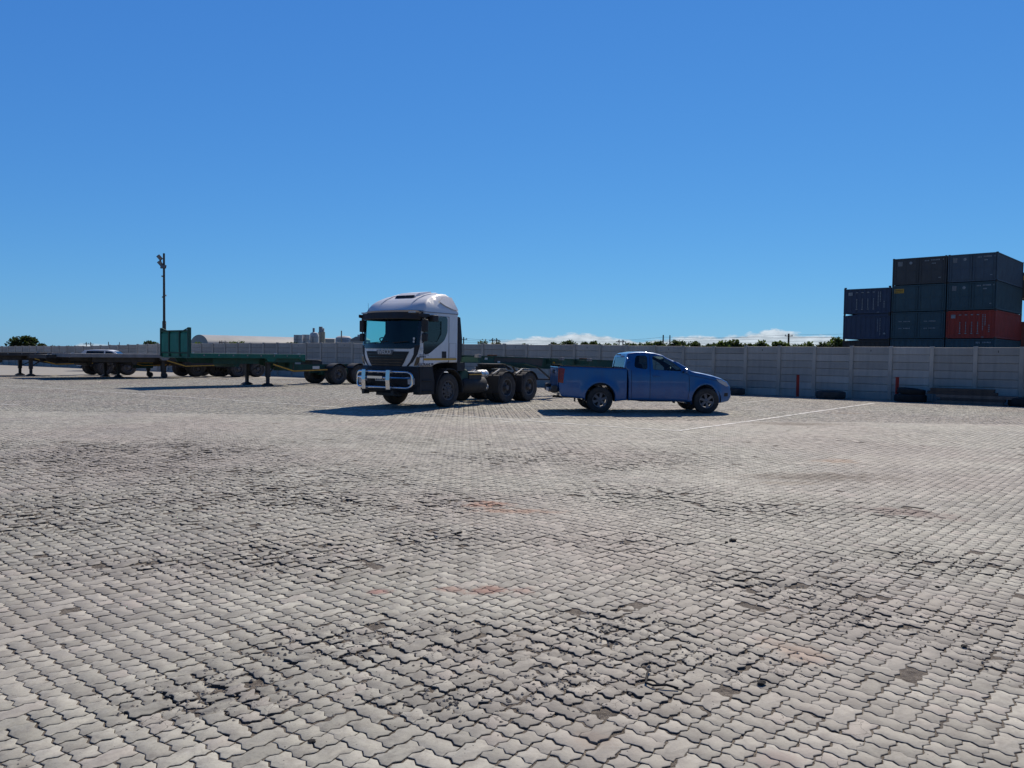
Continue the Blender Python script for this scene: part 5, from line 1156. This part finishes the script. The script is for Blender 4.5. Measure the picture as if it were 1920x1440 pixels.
def tree(label, px0, px1, pyt, Y, kind=0, dens=1.0, airy=False, name='tree', grp='trees beyond the wall'):
    a = atY(px0, pyt, Y); b = atY(px1, pyt, Y); c = (a + b) / 2; rw = (b.x - a.x) / 2; H_ = c.z
    T = thing(name, label, 'tree', (c.x, Y, 0), group=grp); r = random.Random(int(px0 * 13 + pyt))
    tr = MB(); tr.tube([(0, 0, 0), (.05 * rw, 0, H_ * .3), (0, .03 * rw, H_ * .6)], [H_ * .035, H_ * .025, H_ * .012], 7)
    cl = []; nc = 9 + int(rw * 2.2)
    for k in range(nc):
        x = (k + .5) / nc * 2 - 1 + r.uniform(-.12, .12); top = H_ * (1.06 - .30 * abs(x) ** 2.6) * r.uniform(.90, 1.0); cr_ = max(.35, H_ * r.uniform(.12, .22)) * (.7 if airy else 1)
        for zc in (top - cr_, top - 2.1 * cr_, top - 3.4 * cr_):
            if zc > .3: cl.append((x * rw * .93, r.uniform(-.5, .5) * rw * .7, zc, cr_ * r.uniform(.8, 1.15)))
    for (x, y, z, cr_) in cl[::3]: tr.tube([(0, 0, H_ * r.uniform(.2, .4)), (x * .5, y * .5, (z + H_ * .35) / 2), (x, y, z)], [H_ * .014, H_ * .009, H_ * .004], 5)
    tr.build('trunk', M['bark'], T)
    mb = MB(); ls = H_ * .062 if not airy else H_ * .042; n = int((46 if not airy else 20) * dens)
    for (x, y, z, cr_) in cl:
        for _ in range(n):
            u = Vector((r.gauss(0, 1), r.gauss(0, 1), r.gauss(0, 1))).normalized() * cr_ * r.random() ** .4; p = Vector((x, y, z)) + Vector((u.x * 1.15, u.y, u.z * .85))
            if p.z < .1: continue
            d1 = Vector((r.gauss(0, 1), r.gauss(0, 1), r.gauss(0, 1))).normalized(); d2 = d1.cross(Vector((r.gauss(0, 1), r.gauss(0, 1), r.gauss(0, 1)))).normalized(); s_ = ls * r.uniform(.5, 1.2)
            mb.add([p - d1 * s_, p - d2 * s_ * .55, p + d1 * s_, p + d2 * s_ * .55], [(0, 1, 2, 3)])
    me = bpy.data.meshes.new('crown'); me.from_pydata(mb.v, [], mb.f); me.materials.append(LM[kind]); o = bpy.data.objects.new('crown', me); C.objects.link(o); o.parent = T
    return T
tree('large round dark green tree at the far left beyond the wall', 16, 76, 629.5, 115, 0, 1.6)
tree('small shrubby tree just right of the large round tree', 74, 84, 642, 112, 0)
tree('pale green bush cut by the left edge of the photo', -14, 9, 646.5, 110, 1)
tree('dark tree left of the green headboard, behind the mast', 263, 300, 638.5, 130, 0)
tree('yellow green shrub against the round end of the warehouse', 357, 384, 641.5, 90, 1)
tree('small bright shrub in front of the warehouse, leftmost of two', 430, 446, 639.5, 90, 1); tree('small bright shrub in front of the warehouse, rightmost of two', 444, 461, 640.5, 92, 1)
tree('dark green bush in front of the leftmost silo', 532, 558, 639, 100, 0)
tree('sparse grey green tree right behind the truck cab', 891, 919, 637, 110, 2, airy=True); tree('sparse spreading tree under the pole, right of the first sparse tree', 918, 948, 639.5, 112, 2, airy=True)
RT = [(1024, 1052, 641, 'low dark tree at the left end of the dark clump above the trailer', 0), (1046, 1084, 637.5, 'taller dark tree of the clump above the trailer', 0), (1088, 1104, 641.5, 'small dark tree right of the dark clump above the trailer', 0), (1098, 1130, 640.5, 'dark tree just left of the pickup cab roof, behind the wall', 0),
      (1150, 1162, 643, 'tiny bush at the foot of the twin pole', 0), (1165, 1202, 642, 'low tree over the middle of the pickup cab', 0), (1206, 1226, 641.5, 'low tree left of the two tall poles', 1), (1224, 1246, 639.5, 'tree whose crown stands at the two tall poles', 0), (1256, 1290, 637.5, 'bushy tree right of the two tall poles', 0), (1286, 1322, 639.5, 'wide tree second to the right of the two tall poles', 0),
      (1318, 1344, 644, 'very low bush in the gap of the treeline above the pickup bonnet', 0), (1344, 1366, 638, 'spiky light green tree right above the pickup bonnet', 1), (1362, 1394, 637, 'light green tree just right of the pickup bonnet', 1), (1412, 1444, 639.5, 'light green tree left of the wooden pole', 1), (1440, 1488, 638, 'wide green tree around the wooden pole', 1),
      (1498, 1530, 640, 'light green tree right of the wooden pole', 1), (1526, 1556, 642, 'low green tree between the wooden pole and the containers', 0), (1554, 1588, 631.5, 'tall tree touching the left container stack', 1)]
for (a, b, y, lb, kd) in RT: tree(lb, a, b, y, 118 + (a % 7) * 2, kd, 1.1)
for (a, b, y, lb) in ((1118, 1160, 643.8, 'low dark scrub between the dark clump and the twin pole'), (1190, 1216, 643.6, 'low scrub just left of the two tall poles'), (1240, 1264, 643, 'low scrub at the foot of the two tall poles'), (1330, 1352, 643.4, 'low scrub just left of the spiky light green tree'), (1388, 1420, 644.2, 'low scrub beyond the light green trees'), (1482, 1506, 643.4, 'low scrub just right of the wooden pole'), (84, 120, 647.5, 'low dark bush line left of the white car'), (118, 165, 647.5, 'low dark bush just behind the white car'), (470, 532, 644.5, 'low bush row at the foot of the warehouse'), (948, 1026, 645, 'low distant scrub below the white cloud')): tree(lb, a, b, y, 125, 0, .9)

# ------------------------------------------------------------------ poles and power lines
def pole(label, px, pyt, Y, twin=0, arm=True, r=.13, m='bark'):
    p = atY(px, 660, Y); z = atY(px, pyt, Y).z; T = thing('utility_pole', label, 'pole', (p.x, Y, 0), group='poles of the power line')
    mb = MB()
    for dx in ((0,) if not twin else (-twin, twin)): mb.tube([(dx, 0, 0), (dx, 0, z)], [r * 1.2, r * .8], 8)
    mb.build('post', M[m], T)
    if arm: MB().box(-.7 - twin, .7 + twin, -.06, .06, z - .5, z - .38).build('crossarm', M[m], T); ins_ = MB(); [ins_.zlathe([(.06, z - .4), (.08, z - .3), (.04, z - .15)], 8, (q, 0, 0)) for q in (-.6, 0, .6)]; ins_.build('insulator', M['silo'], T)
    return p.x, z
pole('thin pole with crossarm close to the rear of the truck cab', 869, 632, 150); pole('twin legged pole standing in the sparse tree', 927, 634, 150, .35); pole('twin legged pole above the pickup cab roof', 1164, 637, 165, .4)
pole('taller of two single poles above the pickup, the left one', 1243, 628, 150, 0, False, .15); pole('right one of two single poles above the pickup', 1255.5, 628.5, 150, 0, False, .13); pole('short wooden pole with crossarm beside the wide green tree', 1478, 625.5, 140, 0, True, .2)
pole('tiny twin legged pole far away beyond the white car', 166, 641.5, 180, .5, True, .1); pole('tiny single pole right of the tiny twin legged pole', 203.5, 641, 170, 0, False, .1); pole('tiny single pole left of the mast trees', 224, 641.5, 180, 0, False, .09)
pole('tiny pole in front of the warehouse', 412, 639, 150, .0, False, .1); pole('tiny twin legged pole in front of the warehouse roof', 419, 638.5, 170, .35, True, .1)
for lb, pts in (('topmost sagging power line above the treeline', [(869, 634), (927, 637), (1164, 640), (1478, 628), (1700, 622)]), ('middle power line above the treeline', [(869, 638.5), (1164, 642), (1478, 634), (1700, 628)]), ('lowest power line, close over the wall', [(869, 641.5), (1164, 645), (1478, 640), (1700, 636)]), ('power line running left from the white clouds towards the twin pole', [(1164, 637.5), (1243, 632), (1478, 632.5), (1700, 630)])):
    mb = MB()
    for (a, ya), (b, yb) in zip(pts[:-1], pts[1:]):
        P = [];
        for k in range(13): t_ = k / 12; q = atY(a + (b - a) * t_, ya + (yb - ya) * t_, 148); P.append((q.x, q.y, q.z - .12 * 4 * t_ * (1 - t_)))
        mb.tube(P, .018, 5)
    tag(mb.build('power_line', M['silod']), lb, 'power line', 'power lines above the treeline')

# ------------------------------------------------------------------ things along the wall
def by_wall(px, d):          # point seen at photo column px that stands d metres in front of the wall
    a = math.tan(math.atan((px - 960) / F)); Y = (wall_k - d * math.hypot(1, .7)) / (1 + .7 * a); return Vector((a * Y, Y, 0))
def bollard(label, px, pyt, pyb):
    p = by_wall(px, .45); z = atY(px, pyt, p.y).z; T = thing('bollard', label, 'bollard', (p.x, p.y, 0), group='red posts by the wall'); MB().box(-.05, .05, -.05, .05, 0, z).build('shaft', M['redpaint'], T, bevel=.006); MB().box(-.056, .056, -.056, .056, z, z + .03).build('cap', M['redpaint'], T, bevel=.01)
bollard('left one of two red posts against the wall, near the flat grey ring', 1496, 704, 740.5); bollard('right one of two red posts, beside the pile of old tyres', 1682.5, 708.5, 746.5)
def old_tyre(label, p, R, W, tilt=(0, 0), z=0, m='tyre', name='old_tyre'):
    T = MB(); h = W / 2; T.zlathe([(R * .58, -h), (R * .8, -h * 1.05), (R * .95, -h * .9), (R, -h * .6), (R, h * .6), (R * .95, h * .9), (R * .8, h * 1.05), (R * .58, h), (R * .5, h * .5), (R * .5, -h * .5), (R * .58, -h)], 32)
    o = T.build(name, M[m], smooth=True); o.location = (p.x, p.y, z + h * 1.05); o.rotation_euler = (rad(tilt[0]), rad(tilt[1]), 0); return tag(o, label, 'tyre', 'old tyres lying by the wall')
q = by_wall(1558, .95); old_tyre('big old tyre lying flat by the wall between the two red posts', q, .58, .3); q = by_wall(1373, .95); old_tyre('old tyre lying flat by the wall, just beyond the nose of the blue pickup', q, .56, .28)
q = by_wall(1708, .9); old_tyre('lower tyre of the dark tyre pile beside the right red post', q, .58, .28, m='rubber'); old_tyre('upper tyre of the dark tyre pile beside the right red post', q + Vector((.06, .05, 0)), .5, .22, (3, 4), .29, 'rubber')
q = by_wall(1922, 1.0); old_tyre('dark tyre at the foot of the wall, cut by the right photo edge', q, .5, .3, m='rubber')
# stack of long steel beams / sleepers
s0 = by_wall(1757, 1.1); s1 = by_wall(1884, 1.1); sdv = (s1 - s0); sl_ = sdv.length; srot = math.atan2(sdv.y, sdv.x); nrm = Vector((-sdv.y, sdv.x, 0)).normalized()
zz = 0
SL = [('lowest long dark beam in the stack by the wall at right', 0, .0, sl_, .13), ('second beam from the ground in the stack by the wall', .15, .05, sl_ - .1, .12), ('middle beam of the stack by the wall, reaching furthest right', .0, .06, sl_ + .45, .12), ('fourth beam from the ground, reaching furthest left', -.3, .1, sl_ + .1, .12), ('topmost beam of the stack by the wall', -.2, .12, sl_ - .1, .13)]
for lb, xo, yo, ln_, h in SL:
    p = s0 + nrm * yo; b = MB(); b.box(xo, xo + ln_, -.28, .28, 0, .02); b.box(xo, xo + ln_, -.28, .28, h - .03, h - .01); b.box(xo, xo + ln_, -.28, -.26, .02, h - .03); b.box(xo, xo + ln_, .26, .28, .02, h - .03)
    o = b.build('steel_beam', M['timber'] if 'middle' in lb or 'lowest' in lb else M['chassis']); o.location = (p.x, p.y, zz); o.rotation_euler.z = srot; tag(o, lb, 'beam', 'beams stacked by the wall'); zz += h - .008

# ------------------------------------------------------------------ litter on the paving
def pz(p): return float(height_at(np.array([p.x]), np.array([p.y]))[0])
def lump(label, px, py, s, name='stone_lump', m='debris', cat='stone', grp='dark lumps scattered on the paving'):
    p = gp(px, py); bm = bmesh.new(); bmesh.ops.create_icosphere(bm, subdivisions=2, radius=1)
    r = random.Random(px)
    for v in bm.verts: v.co *= r.uniform(.65, 1.15); v.co = Vector((v.co.x * s, v.co.y * s * .7, v.co.z * s * .4))
    me = bpy.data.meshes.new(name); bm.to_mesh(me); bm.free(); me.materials.append(M[m]); o = bpy.data.objects.new(name, me); C.objects.link(o); o.location = (p.x, p.y, pz(p) + s * .28); o.rotation_euler.z = r.uniform(0, 6)
    return tag(o, label, cat, grp)
lump('largest dark lump, low in the middle right of the paving', 1427, 1284, .030); lump('dark rag like lump at right middle distance', 1374, 1017, .036, name='dark_rag', cat='rag'); lump('ragged flat tail of the dark rag', 1362, 1020, .022, name='dark_rag', cat='rag')
lump('dark lump in the lower left third of the paving', 585, 1394, .018); lump('dark lump near the left rusty stain', 746, 1077, .016); lump('second dark lump near the left rusty stain', 757, 1076, .013); lump('lump far right on the cracked stones', 1808, 1212, .022); lump('lump on the pale stones at upper right', 1758, 1102, .018)
lump('lump on the left stones above the large dark lump', 1340, 1155, .014); lump('small dark lump on the stones at far middle left', 522, 863, .022); lump('lump on the stones before the truck shadow', 380, 887, .02)
p = [(1218, 1262), (1213, 1272), (1211, 1286), (1224, 1292), (1250, 1294), (1272, 1297)]
cb_ = MB(); cb_.tube([tuple(gp(*a) + Vector((0, 0, .02 + .006 * math.sin(i * 2)))) for i, a in enumerate(p)], .006, 6); tag(cb_.build('cable_scrap', M['rubber'], smooth=True), 'bent piece of black cable lying on the broken stones low in the middle', 'cable')
# loose grit, too many to count
gv = MB(); GY = 2.2 + 16 * rng.random(60000) ** 1.7; GX = (rng.random(60000) * 1.44 - .72) * GY; GR = rough_at(GX, GY); GZ = height_at(GX, GY)
for k in range(60000):
    x = float(GX[k]); y = float(GY[k]); rg = float(GR[k])
    if random.random() > .010 + .8 * max(0, rg - .2): continue
    s = random.uniform(.002, .012 if rg > .35 else .004) * (1 + .04 * y); z = float(GZ[k]) + s * .4; a = random.uniform(0, 6)
    vs = [(x + s * math.cos(a + j * 1.257) * random.uniform(.7, 1.3), y + s * math.sin(a + j * 1.257) * random.uniform(.7, 1.3), z - s * .5) for j in range(5)]; vs.append((x + s * random.uniform(-.3, .3), y, z + s * random.uniform(.0, .25))); gv.add(vs, [(0, 1, 5), (1, 2, 5), (2, 3, 5), (3, 4, 5), (4, 0, 5)])
M['gritm'] = mat('crumbled_stone', (.09, .08, .07), .95, col2=(.36, .33, .28), nscale=9); gvo = gv.build('grit', M['gritm']); gvo['kind'] = 'stuff'

for p_ in (W_STEER, W_DUAL, W_PICK, W_TRL, W_CAR): free_proto(p_)
